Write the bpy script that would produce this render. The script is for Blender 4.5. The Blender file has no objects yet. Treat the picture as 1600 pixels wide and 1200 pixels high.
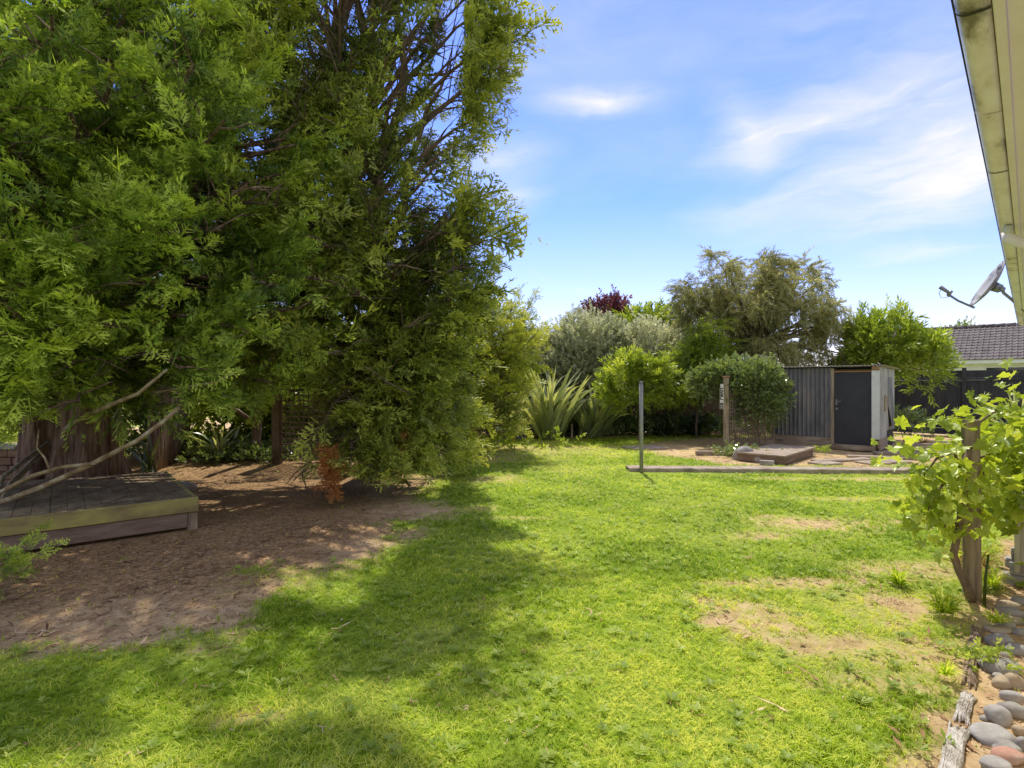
import bpy, math, random
import numpy as np
from math import sin, cos, pi, radians as R_

rng = np.random.default_rng(11)
random.seed(5)
scn = bpy.context.scene
col = scn.collection
HA = R_(43.6)                                   # heading of the house and shed
E_ = np.array([cos(HA), -sin(HA), 0.0])         # along shed front, to the right
D_ = np.array([sin(HA), cos(HA), 0.0])          # along house wall, away
def ed(e, d, z=0.0): return E_*e + D_*d + np.array([0, 0, z])

# ------------------------------------------------------------------ scene / camera / light
cam_d = bpy.data.cameras.new('camera'); cam = bpy.data.objects.new('camera', cam_d); col.objects.link(cam)
cam.location = (0, 0, 1.6); cam.rotation_euler = (pi/2, 0, 0)
cam_d.sensor_width = 36; cam_d.lens = 19.125; cam_d.clip_start = 0.05; cam_d.clip_end = 2000
scn.camera = cam
scn.view_settings.view_transform = 'Standard'; scn.view_settings.look = 'None'
scn.cycles.diffuse_bounces = 8; scn.cycles.max_bounces = 16; scn.cycles.transmission_bounces = 10; scn.cycles.sample_clamp_indirect = 6.0
scn.view_settings.exposure = 0; scn.view_settings.gamma = 1
SUN_EL = R_(57); SUN_ROT = R_(2)
sd = bpy.data.lights.new('sun', 'SUN'); sun = bpy.data.objects.new('sun', sd); col.objects.link(sun)
sd.energy = 5.0; sd.angle = R_(0.5); sd.color = (1.0, 0.94, 0.82)
sun.rotation_euler = (-(pi/2-SUN_EL), 0, -SUN_ROT)
sun.location = (0, 20, 30)

def world():
    w = bpy.data.worlds.new('World'); scn.world = w; w.use_nodes = True
    nt = w.node_tree; N = nt.nodes; L = nt.links; N.clear()
    out = N.new('ShaderNodeOutputWorld'); bg = N.new('ShaderNodeBackground'); L.new(bg.outputs[0], out.inputs[0])
    sky = N.new('ShaderNodeTexSky'); sky.sky_type = 'NISHITA'; sky.sun_disc = False
    sky.sun_elevation = SUN_EL; sky.sun_rotation = SUN_ROT; sky.air_density = 1.0; sky.dust_density = 0.25; sky.ozone_density = 2.2
    bg.inputs[1].default_value = 0.15
    hs = N.new('ShaderNodeHueSaturation'); hs.inputs['Saturation'].default_value = 1.26; hs.inputs['Value'].default_value = 1.6
    tn = N.new('ShaderNodeMix'); tn.data_type = 'RGBA'; tn.blend_type = 'MULTIPLY'; tn.inputs['Factor'].default_value = 1; tn.inputs['B'].default_value = (.98, .86, 1.12, 1)
    L.new(sky.outputs[0], tn.inputs['A']); L.new(tn.outputs['Result'], hs.inputs['Color'])
    tc = N.new('ShaderNodeTexCoord'); sep = N.new('ShaderNodeSeparateXYZ'); L.new(tc.outputs['Generated'], sep.inputs[0])
    def math_(op, a, b=None, clamp=False):
        n = N.new('ShaderNodeMath'); n.operation = op; n.use_clamp = clamp
        for i, v in enumerate((a, b)):
            if v is None: continue
            if isinstance(v, (int, float)): n.inputs[i].default_value = v
            else: L.new(v, n.inputs[i])
        return n.outputs[0]
    az = math_('ARCTAN2', sep.outputs[0], sep.outputs[1]); el = math_('ARCSINE', sep.outputs[2])
    cv = N.new('ShaderNodeCombineXYZ'); L.new(az, cv.inputs[0]); L.new(el, cv.inputs[1])
    # soft wind-drawn warping of the sky coordinates
    def noise(vec, sc, rot, scale3, det=6, rough=0.55, dist=0.0):
        m = N.new('ShaderNodeMapping'); m.inputs['Rotation'].default_value = (0, 0, rot); m.inputs['Scale'].default_value = scale3
        L.new(vec, m.inputs[0]); n = N.new('ShaderNodeTexNoise'); n.inputs['Scale'].default_value = sc
        n.inputs['Detail'].default_value = det; n.inputs['Roughness'].default_value = rough; n.inputs['Distortion'].default_value = dist
        L.new(m.outputs[0], n.inputs['Vector']); return n
    wn = noise(cv.outputs[0], 5.0, 0.2, (1, 2.2, 1), 4)
    vm = N.new('ShaderNodeVectorMath'); vm.operation = 'MULTIPLY_ADD'
    L.new(wn.outputs['Color'], vm.inputs[0]); vm.inputs[1].default_value = (0.13, 0.075, 0); L.new(cv.outputs[0], vm.inputs[2])
    vs = N.new('ShaderNodeVectorMath'); vs.operation = 'SUBTRACT'; L.new(vm.outputs[0], vs.inputs[0]); vs.inputs[1].default_value = (0.065, 0.0375, 0)
    P = vs.outputs[0]
    blobs = []  # (px, py, half-width rad, half-height rad, rot, weight)
    for (x, y, w_, h_, r, k) in [(930,160,.13,.035,-.03,1.3),(1270,190,.26,.06,.20,1.25),(1170,205,.10,.05,-.75,.75),
            (770,245,.16,.05,.05,1.0),(805,300,.11,.04,.0,.8),(1420,300,.34,.10,.16,1.1),(1480,120,.20,.16,.3,.55),(1250,40,.5,.16,.15,.35),
            (1530,230,.20,.10,.2,.8),(1440,400,.16,.03,.03,.9),(900,455,.40,.06,-.2,.55),(840,110,.16,.05,.0,.45),
            (1510,520,.07,.035,.0,2.2),(1570,545,.10,.03,0,2.0),(1200,330,.3,.05,.1,.3),(1330,255,.35,.04,.22,.5)]:
        a = math.atan2(x-800, 850); e = math.asin((600-y)/math.sqrt(850**2+(x-800)**2+(600-y)**2))
        blobs.append((a, e, w_, h_, r, k))
    tot = None
    for (a, e, w_, h_, r, k) in blobs:
        m = N.new('ShaderNodeMapping'); m.vector_type = 'TEXTURE'
        m.inputs['Location'].default_value = (a, e, 0); m.inputs['Rotation'].default_value = (0, 0, r); m.inputs['Scale'].default_value = (w_*1.35, h_*1.35, 1)
        L.new(P, m.inputs[0]); g = N.new('ShaderNodeTexGradient'); g.gradient_type = 'QUADRATIC_SPHERE'; L.new(m.outputs[0], g.inputs[0])
        v = math_('MULTIPLY', g.outputs['Fac'], k*.66)
        tot = v if tot is None else math_('ADD', tot, v)
    w1 = noise(P, 5.0, -0.22, (1.0, 5.5, 1), 7, 0.6, 0.6)
    fac = math_('MULTIPLY', tot, math_('ADD', math_('MULTIPLY', w1.outputs['Fac'], 1.5), 0.05), True)
    veil = noise(P, 2.2, -0.3, (1.0, 3.0, 1), 6, 0.55, 0.3)
    vr = N.new('ShaderNodeMapRange'); L.new(veil.outputs['Fac'], vr.inputs[0]); vr.inputs[1].default_value = 0.42; vr.inputs[2].default_value = 0.85
    vr.inputs[3].default_value = 0; vr.inputs[4].default_value = 0.30
    fac = math_('MAXIMUM', fac, vr.outputs[0], True)
    # pale haze close to the horizon
    hz = N.new('ShaderNodeMapRange'); L.new(el, hz.inputs[0]); hz.inputs[1].default_value = 0.0; hz.inputs[2].default_value = 0.33; hz.inputs[3].default_value = 0.45; hz.inputs[4].default_value = 0.0
    fac = math_('MAXIMUM', fac, hz.outputs[0], True)
    # added cloud, unseen overhead and behind the viewer, to whiten and lift ambient fill
    ov = N.new('ShaderNodeMapRange'); L.new(el, ov.inputs[0]); ov.inputs[1].default_value = 0.66; ov.inputs[2].default_value = 1.0; ov.inputs[3].default_value = 0; ov.inputs[4].default_value = 1
    bh = N.new('ShaderNodeMapRange'); L.new(sep.outputs[1], bh.inputs[0]); bh.inputs[1].default_value = 0.25; bh.inputs[2].default_value = -0.25; bh.inputs[3].default_value = 0; bh.inputs[4].default_value = 1
    cn = N.new('ShaderNodeTexNoise'); cn.inputs['Scale'].default_value = 3.0; cn.inputs['Detail'].default_value = 7; L.new(tc.outputs['Generated'], cn.inputs['Vector'])
    cr = N.new('ShaderNodeMapRange'); L.new(cn.outputs['Fac'], cr.inputs[0]); cr.inputs[1].default_value = 0.32; cr.inputs[2].default_value = 0.58; cr.inputs[3].default_value = .2; cr.inputs[4].default_value = .72
    fac = math_('MAXIMUM', fac, math_('MULTIPLY', math_('MAXIMUM', ov.outputs[0], bh.outputs[0]), cr.outputs[0]), True)
    mx = N.new('ShaderNodeMix'); mx.data_type = 'RGBA'; L.new(fac, mx.inputs['Factor'])
    L.new(hs.outputs[0], mx.inputs['A']); mx.inputs['B'].default_value = (7.6, 7.2, 6.7, 1)
    L.new(mx.outputs['Result'], bg.inputs[0])
world()

# ------------------------------------------------------------------ materials
def lin(c):
    return (c[0], c[1], c[2], 1.0)
def mat(name, cols, scale=6, rough=0.8, bump=0.3, stretch=(1, 1, 1), metallic=0.0, spec=0.3, detail=7, bscale=None, lo=0.3, hi=0.7, coat=0):
    m = bpy.data.materials.new(name); m.use_nodes = True; nt = m.node_tree; N = nt.nodes; L = nt.links
    b = N['Principled BSDF']; b.inputs['Roughness'].default_value = rough; b.inputs['Metallic'].default_value = metallic
    b.inputs['Specular IOR Level'].default_value = spec
    tc = N.new('ShaderNodeTexCoord'); mp = N.new('ShaderNodeMapping'); mp.inputs['Scale'].default_value = stretch
    L.new(tc.outputs['Object'], mp.inputs[0])
    n = N.new('ShaderNodeTexNoise'); n.inputs['Scale'].default_value = scale; n.inputs['Detail'].default_value = detail; n.inputs['Roughness'].default_value = 0.62
    L.new(mp.outputs[0], n.inputs['Vector'])
    r = N.new('ShaderNodeValToRGB'); L.new(n.outputs['Fac'], r.inputs[0])
    el = r.color_ramp.elements; k = len(cols)
    while len(el) < k: el.new(0.5)
    for i, c in enumerate(cols):
        el[i].position = lo+(hi-lo)*i/max(1, k-1); el[i].color = lin(c)
    L.new(r.outputs[0], b.inputs['Base Color'])
    if bump:
        n2 = N.new('ShaderNodeTexNoise'); n2.inputs['Scale'].default_value = bscale or scale*4; n2.inputs['Detail'].default_value = 8
        n2.inputs['Roughness'].default_value = 0.7; L.new(mp.outputs[0], n2.inputs['Vector'])
        bp = N.new('ShaderNodeBump'); bp.inputs['Strength'].default_value = bump; bp.inputs['Distance'].default_value = 0.02
        L.new(n2.outputs['Fac'], bp.inputs['Height']); L.new(bp.outputs[0], b.inputs['Normal'])
    return m

def leaf_mat(name, dark, mid, light, trans=0.4, rough=0.5, spec=0.3, tcol=None):
    m = bpy.data.materials.new(name); m.use_nodes = True; nt = m.node_tree; N = nt.nodes; L = nt.links
    b = N['Principled BSDF']; b.inputs['Roughness'].default_value = rough; b.inputs['Specular IOR Level'].default_value = spec
    at = N.new('ShaderNodeAttribute'); at.attribute_name = 'tint'
    r = N.new('ShaderNodeValToRGB'); el = r.color_ramp.elements; el.new(0.5)
    for i, (p, c) in enumerate(((0.0, dark), (0.5, mid), (1.0, light))): el[i].position = p; el[i].color = lin(c)
    L.new(at.outputs['Fac'], r.inputs[0]); L.new(r.outputs[0], b.inputs['Base Color'])
    t = N.new('ShaderNodeBsdfTranslucent')
    g = N.new('ShaderNodeMix'); g.data_type = 'RGBA'; g.blend_type = 'MULTIPLY'; g.inputs['Factor'].default_value = 1
    L.new(r.outputs[0], g.inputs['A']); g.inputs['B'].default_value = lin(tcol or (1.9, 1.75, 0.9))
    L.new(g.outputs['Result'], t.inputs[0])
    mx = N.new('ShaderNodeMixShader'); mx.inputs[0].default_value = trans
    L.new(b.outputs[0], mx.inputs[1]); L.new(t.outputs[0], mx.inputs[2]); L.new(mx.outputs[0], N['Material Output'].inputs[0])
    return m

MT = {}
MT['bark'] = mat('bark', [(000.058, 000.036, 000.025), (000.199, 000.124, 000.086), (000.381, 000.274, 000.207)], 5, .95, 1.0, (3.5, 3.5, .35), bscale=9)
MT['bark_thin'] = mat('thin_bark', [(00.108, 00.074, 00.051), (00.273, 00.195, 00.133)], 8, .95, .6, (2, 2, 1))
MT['bark_lichen'] = mat('lichen_bark', [(.16, .10, .05), (.34, .25, .14), (.58, .54, .40)], 9, .95, .6)
MT['timber'] = mat('weathered_timber', [(00.162, 00.121, 00.089), (00.341, 00.268, 00.194), (00.486, 00.406, 00.308)], 3, .9, .5, (1, 6, 6))
MT['timber_v'] = mat('weathered_post_timber', [(00.138, 00.106, 00.073), (00.324, 00.251, 00.170), (00.470, 00.389, 00.276)], 3, .9, .6, (6, 6, .7))
MT['moss_timber'] = mat('mossy_timber', [(00.146, 00.104, 00.058), (00.312, 00.260, 00.094), (00.416, 00.374, 00.104)], 2.2, .9, .5, (1, 1.2, 3))
MT['deck'] = mat('deck_boards', [(.11, .08, .045), (.25, .185, .105), (.42, .33, .20)], 4, .9, .5, (2, 1, 1))
MT['brown_board'] = mat('brown_board', [(00.135, 00.094, 00.064), (00.272, 00.192, 00.135)], 3, .9, .4, (1, 1, 5))
MT['palings'] = mat('dark_palings', [(00.082, 00.058, 00.042), (00.234, 00.164, 00.117), (00.374, 00.281, 00.211)], 5, .95, .7, (4, 4, .5))
MT['trellis'] = mat('trellis_timber', [(00.104, 00.075, 00.052), (00.229, 00.166, 00.104)], 6, .9, .3)
MT['charcoal'] = mat('charcoal_iron', [(.10, .10, .108), (.20, .198, .20), (.33, .28, .235)], 3.5, .5, .15, (1, 1, .35), spec=.5, hi=.78)
MT['door'] = mat('door_paint', [(00.028, 00.031, 00.040), (00.045, 00.048, 00.058)], 3, .5, .08, spec=.4)
MT['dark_fence'] = mat('dark_fence_paint', [(00.026, 00.026, 00.034), (00.060, 00.059, 00.069)], 2.5, .7, .25, (3, 3, .5))
MT['white'] = mat('white_paint', [(.62, .64, .60), (.78, .80, .76)], 4, .5, .05)
MT['grey_sheet'] = mat('grey_sheet', [(00.227, 00.218, 00.194), (00.389, 00.373, 00.332), (00.518, 00.486, 00.438)], 2.5, .85, .2, (1, 1, .6))
MT['raw_timber'] = mat('raw_timber', [(.30, .155, .07), (.42, .25, .13)], 4, .8, .2, (1, 1, 3))
MT['roof_iron'] = mat('roof_iron', [(.28, .26, .22), (.45, .43, .39)], 3, .5, .15, metallic=.2)
MT['steel'] = mat('grey_steel', [(.20, .20, .20), (.32, .32, .31)], 12, .45, .1, metallic=.55, spec=.5)
MT['pole'] = mat('galvanised_pole', [(.24, .23, .21), (.38, .37, .35)], 9, .6, .2, (1, 1, .5), metallic=.2)
MT['concrete'] = mat('concrete', [(.22, .175, .125), (.36, .29, .215), (.46, .39, .30)], 5, .95, .5, bscale=40)
MT['cream'] = mat('cream_gutter', [(.20, .17, .13), (.80, .73, .70), (.95, .89, .93), (.95, .90, .94)], 5.0, .38, .06, (1, .35, 1), spec=.5, lo=.30, hi=.62)
MT['soffit'] = mat('cream_soffit', [(.86, .77, .74), (.95, .89, .90)], 3, .7, .08)
MT['grime'] = mat('dark_grime', [(.03, .03, .02), (.08, .075, .05)], 20, .9, .3)
MT['cladding'] = mat('cream_cladding', [(.80, .75, .64), (.88, .84, .75)], 2, .7, .1)
MT['tile'] = mat('roof_tile', [(00.070, 00.056, 00.050), (00.133, 00.109, 00.097), (00.187, 00.156, 00.140)], 3, .75, .3)
MT['wall_white'] = mat('render_white', [(.70, .71, .70), (.80, .81, .80)], 2, .8, .05)
MT['glass'] = mat('dark_glass', [(.03, .035, .04), (.05, .055, .06)], 2, .08, 0, spec=.6)
MT['blue_block'] = mat('blue_grey_block', [(.10, .11, .15), (.20, .21, .27)], 5, .9, .4)
MT['sign_white'] = mat('sign_white', [(.70, .68, .60), (.80, .78, .70)], 6, .5, 0)
MT['black'] = mat('black_letter', [(.012, .012, .012), (.02, .02, .02)], 6, .5, 0)
MT['driftwood'] = mat('silver_timber', [(.16, .11, .07), (.46, .41, .34), (.70, .66, .59)], 4, .9, .8, (7, .8, 7), lo=.25, hi=.6)
MT['brown_log'] = mat('brown_edging', [(.14, .09, .06), (.30, .21, .15), (.42, .33, .25)], 4, .95, .8, (7, .8, 7))
MT['dish'] = mat('dish_paint', [(.06, .045, .04), (.30, .29, .28), (.40, .39, .38)], 6, .6, .1, lo=.42, hi=.54)
MT['brick'] = mat('old_brick', [(0.192, 0.120, 0.084), (0.336, 0.228, 0.156)], 6, .95, .5)
MT['stone_grey'] = mat('river_stone_grey', [(.17, .15, .12), (.30, .28, .25), (.43, .41, .38)], 6, .8, .35, bscale=34)
MT['stone_brown'] = mat('river_stone_brown', [(0.250, 0.175, 0.100), (0.413, 0.325, 0.213), (0.312, 0.288, 0.250)], 5, .75, .25, bscale=30)
MT['stone_pink'] = mat('river_stone_pink', [(.34, .16, .10), (.44, .25, .18), (.50, .42, .35)], 5, .8, .35, bscale=30)
MT['stone_pale'] = mat('river_stone_pale', [(.22, .20, .175), (.36, .34, .31), (.48, .45, .41)], 6, .8, .35, bscale=34)
MT['ac'] = mat('cream_steel', [(.58, .55, .46), (.66, .63, .54)], 3, .45, .05)

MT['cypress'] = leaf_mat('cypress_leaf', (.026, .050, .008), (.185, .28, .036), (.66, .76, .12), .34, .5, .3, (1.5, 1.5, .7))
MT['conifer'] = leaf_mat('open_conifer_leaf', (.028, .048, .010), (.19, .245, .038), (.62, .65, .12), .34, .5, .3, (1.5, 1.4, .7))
MT['dead'] = leaf_mat('dead_leaf', (.20, .085, .03), (.48, .20, .06), (.62, .33, .13), .3, .8, .1, (1.3, 1.1, .8))
MT['hedge'] = leaf_mat('hedge_leaf', (.15, .17, .085), (.42, .44, .26), (.78, .76, .58), .35, .4, .5, (1.3, 1.3, .9))
MT['red'] = leaf_mat('dark_red_leaf', (.06, .022, .025), (.13, .045, .05), (.22, .09, .08), .35, .4, .4, (1.5, .9, .9))
MT['green'] = leaf_mat('green_leaf', (.07, .11, .014), (.26, .34, .04), (.56, .62, .10), .42, .4, .5, (1.5, 1.5, .7))
MT['lime'] = leaf_mat('lime_leaf', (.09, .14, .018), (.29, .38, .045), (.60, .68, .11), .45, .4, .5, (1.5, 1.4, .7))
MT['wattle'] = leaf_mat('wattle_leaf', (.11, .115, .04), (.34, .33, .13), (.68, .63, .32), .35, .5, .4, (1.4, 1.4, .8))
MT['flax'] = leaf_mat('flax_leaf', (.12, .155, .07), (.30, .35, .16), (.58, .60, .27), .25, .35, .5, (1.6, 1.5, .8))
MT['flax_dark'] = leaf_mat('dark_strap_leaf', (.02, .032, .014), (.05, .075, .028), (.16, .19, .08), .2, .35, .5)
MT['glossy'] = leaf_mat('glossy_leaf', (.07, .105, .035), (.165, .23, .07), (.33, .40, .15), .3, .16, 1.0)
MT['vine'] = leaf_mat('vine_leaf', (.14, .21, .02), (.40, .50, .05), (.68, .74, .15), .42, .4, .6, (1.5, 1.4, .7))
MT['weed'] = leaf_mat('weed_leaf', (.16, .24, .03), (.32, .42, .07), (.52, .58, .13), .45, .5, .3, (1.4, 1.4, .8))
MT['grass'] = leaf_mat('grass_blade', (.20, .31, .016), (.45, .58, .038), (.84, .82, .20), .48, .5, .2, (1.35, 1.35, .7))
MT['tussock'] = leaf_mat('tussock_blade', (.22, .11, .04), (.36, .21, .08), (.50, .34, .15), .3, .6, .2, (1.3, 1.2, .9))
MT['litter'] = leaf_mat('litter', (.10, .055, .03), (.34, .20, .105), (.62, .46, .29), .05, .9, .1, (1, 1, 1))
MT['ivy'] = leaf_mat('ivy_leaf', (.06, .10, .03), (.13, .19, .06), (.25, .34, .11), .25, .25, .6)

# ------------------------------------------------------------------ object helpers
def tag(o, label=None, cat=None, group=None, kind=None):
    for k, v in (('label', label), ('category', cat), ('group', group), ('kind', kind)):
        if v: o[k] = v
    return o
def empty(name, loc, label, cat, rz=0.0, group=None, kind=None):
    o = bpy.data.objects.new(name, None); col.objects.link(o); o.location = tuple(loc); o.rotation_euler = (0, 0, rz)
    o.empty_display_size = 0.2
    return tag(o, label, cat, group, kind)
def link(name, me, m, parent=None, loc=(0, 0, 0)):
    o = bpy.data.objects.new(name, me); col.objects.link(o); o.location = tuple(loc)
    if m is not None: me.materials.append(m)
    if parent is not None: o.parent = parent
    return o

class MB:
    def __init__(s): s.v = []; s.f = []; s.sm = []
    def add(s, V, F, smooth=False):
        k = len(s.v); s.v.extend([tuple(float(c) for c in p) for p in V]); s.f.extend([tuple(i+k for i in f) for f in F]); s.sm.extend([smooth]*len(F)); return s
    def box(s, x0, x1, y0, y1, z0, z1, M=None, b=0.0):
        if b <= 0:
            V = [(x0,y0,z0),(x1,y0,z0),(x1,y1,z0),(x0,y1,z0),(x0,y0,z1),(x1,y0,z1),(x1,y1,z1),(x0,y1,z1)]
            F = [(0,3,2,1),(4,5,6,7),(0,1,5,4),(1,2,6,5),(2,3,7,6),(3,0,4,7)]
        else:   # chamfered box: three inset copies of the box faces plus edge and corner faces
            X = (x0, x1); Y = (y0, y1); Z = (z0, z1); V = []; idx = {}
            for i in (0, 1):
                for j in (0, 1):
                    for k in (0, 1):
                        sx, sy, sz = 1-2*i, 1-2*j, 1-2*k
                        idx[i, j, k] = len(V)
                        V += [(X[i], Y[j]+sy*b, Z[k]+sz*b), (X[i]+sx*b, Y[j], Z[k]+sz*b), (X[i]+sx*b, Y[j]+sy*b, Z[k])]
            F = []
            g = lambda i, j, k, a: idx[i, j, k]+a
            for i in (0, 1): F.append(tuple(g(i, j, k, 0) for j, k in ((0,0),(1,0),(1,1),(0,1))))
            for j in (0, 1): F.append(tuple(g(i, j, k, 1) for i, k in ((0,0),(1,0),(1,1),(0,1))))
            for k in (0, 1): F.append(tuple(g(i, j, k, 2) for i, j in ((0,0),(1,0),(1,1),(0,1))))
            for i in (0, 1):
                for j in (0, 1): F.append((g(i,j,0,0), g(i,j,1,0), g(i,j,1,1), g(i,j,0,1)))
                for k in (0, 1): F.append((g(i,0,k,0), g(i,1,k,0), g(i,1,k,2), g(i,0,k,2)))
            for j in (0, 1):
                for k in (0, 1): F.append((g(0,j,k,1), g(1,j,k,1), g(1,j,k,2), g(0,j,k,2)))
            for i in (0, 1):
                for j in (0, 1):
                    for k in (0, 1): F.append((g(i,j,k,0), g(i,j,k,1), g(i,j,k,2)))
        if M is not None: V = [tuple(M(np.array(p))) for p in V]
        return s.add(V, F)
    def tube(s, pts, rad, n=8, cap=True, smooth=True):
        P = np.array(pts, float); k = len(P); rad = np.broadcast_to(np.array(rad, float), (k,))
        T = np.gradient(P, axis=0); T /= np.linalg.norm(T, axis=1)[:, None]+1e-9
        up = np.array([0, 0, 1.0]) if abs(T[0][2]) < .9 else np.array([1.0, 0, 0])
        V = []; x = np.cross(T[0], up); x /= np.linalg.norm(x)
        for i in range(k):
            x = x-T[i]*np.dot(x, T[i]); x /= np.linalg.norm(x)+1e-9; y = np.cross(T[i], x)
            for j in range(n):
                a = 2*pi*j/n; V.append(P[i]+rad[i]*(cos(a)*x+sin(a)*y))
        F = [(i*n+j, i*n+(j+1) % n, (i+1)*n+(j+1) % n, (i+1)*n+j) for i in range(k-1) for j in range(n)]
        s.add(V, F, smooth)
        if cap:
            s.f.append(tuple(len(s.v)-k*n+j for j in range(n))[::-1]); s.f.append(tuple(len(s.v)-n+j for j in range(n))); s.sm += [False, False]
        return s
    def mesh(s, name, origin=(0, 0, 0)):
        me = bpy.data.meshes.new(name); V = np.array(s.v, float)-np.array(origin, float)
        me.from_pydata([tuple(p) for p in V], [], s.f); me.polygons.foreach_set('use_smooth', s.sm)
        import bmesh
        bm = bmesh.new(); bm.from_mesh(me); bmesh.ops.recalc_face_normals(bm, faces=bm.faces); bm.to_mesh(me); bm.free()
        me.update(); return me
    def build(s, name, m, parent=None, origin=(0, 0, 0), loc=(0, 0, 0)):
        return link(name, s.mesh(name, origin), m, parent, loc)
def solo(mb, name, m, base, label, cat, group=None, kind=None):
    return tag(mb.build(name, m, None, base, base), label, cat, group, kind)

# ------------------------------------------------------------------ noise (numpy)
def vnoise(x, y, seed=0):
    xi = np.floor(x).astype(np.int64); yi = np.floor(y).astype(np.int64); fx = x-xi; fy = y-yi
    fx = fx*fx*(3-2*fx); fy = fy*fy*(3-2*fy)
    def h(a, b):
        n = (a*374761393+b*668265263+seed*1442695041) & 0x7fffffff
        n = ((n ^ (n >> 13))*1274126177) & 0x7fffffff
        return ((n ^ (n >> 16)) & 0xffff)/65535.0
    return (h(xi, yi)*(1-fx)+h(xi+1, yi)*fx)*(1-fy)+(h(xi, yi+1)*(1-fx)+h(xi+1, yi+1)*fx)*fy
def fbm(x, y, seed=0, o=4):
    t = 0; a = .5; s = 0
    for i in range(o):
        t = t+a*vnoise(x*2**i, y*2**i, seed+i*17); s += a; a *= .55
    return t/s

# ------------------------------------------------------------------ scatter of small leaf meshes into ONE mesh
def unit(v): return v/(np.linalg.norm(v, axis=-1, keepdims=True)+1e-9)
def frames(d, roll=None, up=(0, 0, 1)):
    d = unit(np.asarray(d, float)); u = np.broadcast_to(np.array(up, float), d.shape)
    x = np.cross(d, u); bad = np.linalg.norm(x, axis=1) < 1e-3; x[bad] = (1, 0, 0); x = unit(x); z = np.cross(x, d)
    if roll is not None:
        c = np.cos(roll)[:, None]; s = np.sin(roll)[:, None]; x, z = x*c+z*s, z*c-x*s
    return np.stack([x, d, z], axis=2)
def scatter(name, tmpl, pos, Rm, sc, tint, tid=None, origin=(0, 0, 0), tgain=0.35, wide=None, keep=None):
    """tmpl: list of (V, F, t): vertices, triangles, per-vertex tint offset"""
    n = len(pos); pos = np.asarray(pos, np.float32)-np.array(origin, np.float32)
    if tid is None: tid = rng.integers(0, len(tmpl), n)
    Vs = []; Fs = []; Ts = []; off = 0
    for k, (tv, tf, tt) in enumerate(tmpl):
        I = np.nonzero(tid == k)[0]
        if not len(I): continue
        loc = tv[None].astype(np.float32)*np.asarray(sc, np.float32)[I][:, None, None]
        if wide is not None: loc = loc*np.stack([wide[I], np.ones(len(I)), np.ones(len(I))], 1)[:, None, :].astype(np.float32)
        V = np.einsum('nij,nkj->nki', Rm[I].astype(np.float32), loc)+pos[I][:, None]
        F = tf[None]+(np.arange(len(I))*len(tv))[:, None, None]+off
        T = np.clip(np.asarray(tint)[I][:, None]+tt[None]*tgain, 0, 1)
        Vs.append(V.reshape(-1, 3)); Fs.append(F.reshape(-1, 3)); Ts.append(T.reshape(-1)); off += len(I)*len(tv)
    V = np.concatenate(Vs); F = np.concatenate(Fs); T = np.concatenate(Ts)
    if keep is not None: F = F[keep(V[F].mean(axis=1)+np.array(origin, np.float32))]
    me = bpy.data.meshes.new(name); me.vertices.add(len(V)); me.vertices.foreach_set('co', V.astype(np.float32).ravel())
    me.loops.add(F.size); me.loops.foreach_set('vertex_index', F.astype(np.int32).ravel())
    me.polygons.add(len(F)); me.polygons.foreach_set('loop_start', np.arange(0, F.size, 3, dtype=np.int32))
    a = me.attributes.new('tint', 'FLOAT', 'POINT'); a.data.foreach_set('value', T.astype(np.float32))
    me.update(calc_edges=True)
    return me

class TB:   # template builder
    def __init__(s): s.v = []; s.f = []; s.t = []
    def tri(s, a, b, c, t): k = len(s.v); s.v += [a, b, c]; s.t += list(t) if hasattr(t, '__len__') else [t]*3; s.f.append((k, k+1, k+2))
    def kite(s, base, tip, w, nrm, t0=0.0, t1=0.0, mid=.45, fold=.0):
        base = np.array(base, float); tip = np.array(tip, float); ax = tip-base; side = np.cross(ax, nrm); side = side/(np.linalg.norm(side)+1e-9)*w
        m = base+ax*mid; n = np.array(nrm, float)*fold*w; k = len(s.v)
        s.v += [base, m+side+n, tip, m-side+n]; s.t += [t0, (t0+t1)/2, t1, (t0+t1)/2]; s.f += [(k, k+1, k+2), (k, k+2, k+3)]
    def strip(s, pts, ws, nrm, t0=0., t1=0.):
        P = np.array(pts, float); k = len(s.v); T = np.gradient(P, axis=0)
        for i in range(len(P)):
            sd_ = np.cross(T[i], nrm); sd_ = sd_/(np.linalg.norm(sd_)+1e-9)*ws[i]; t = t0+(t1-t0)*i/(len(P)-1)
            s.v += [P[i]-sd_, P[i]+sd_]; s.t += [t, t]
        for i in range(len(P)-1):
            a = k+2*i; s.f += [(a, a+1, a+3), (a, a+3, a+2)]
    def done(s): return (np.array(s.v, float), np.array(s.f, np.int64), np.array(s.t, float))
def merge(tb, T, M, p, sc, dt=0.0):
    V, F, t = T; k = len(tb.v)
    W = (V*sc)@M.T+p
    tb.v += list(W); tb.f += [tuple(f+k) for f in F]; tb.t += list(t+dt)

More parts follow.
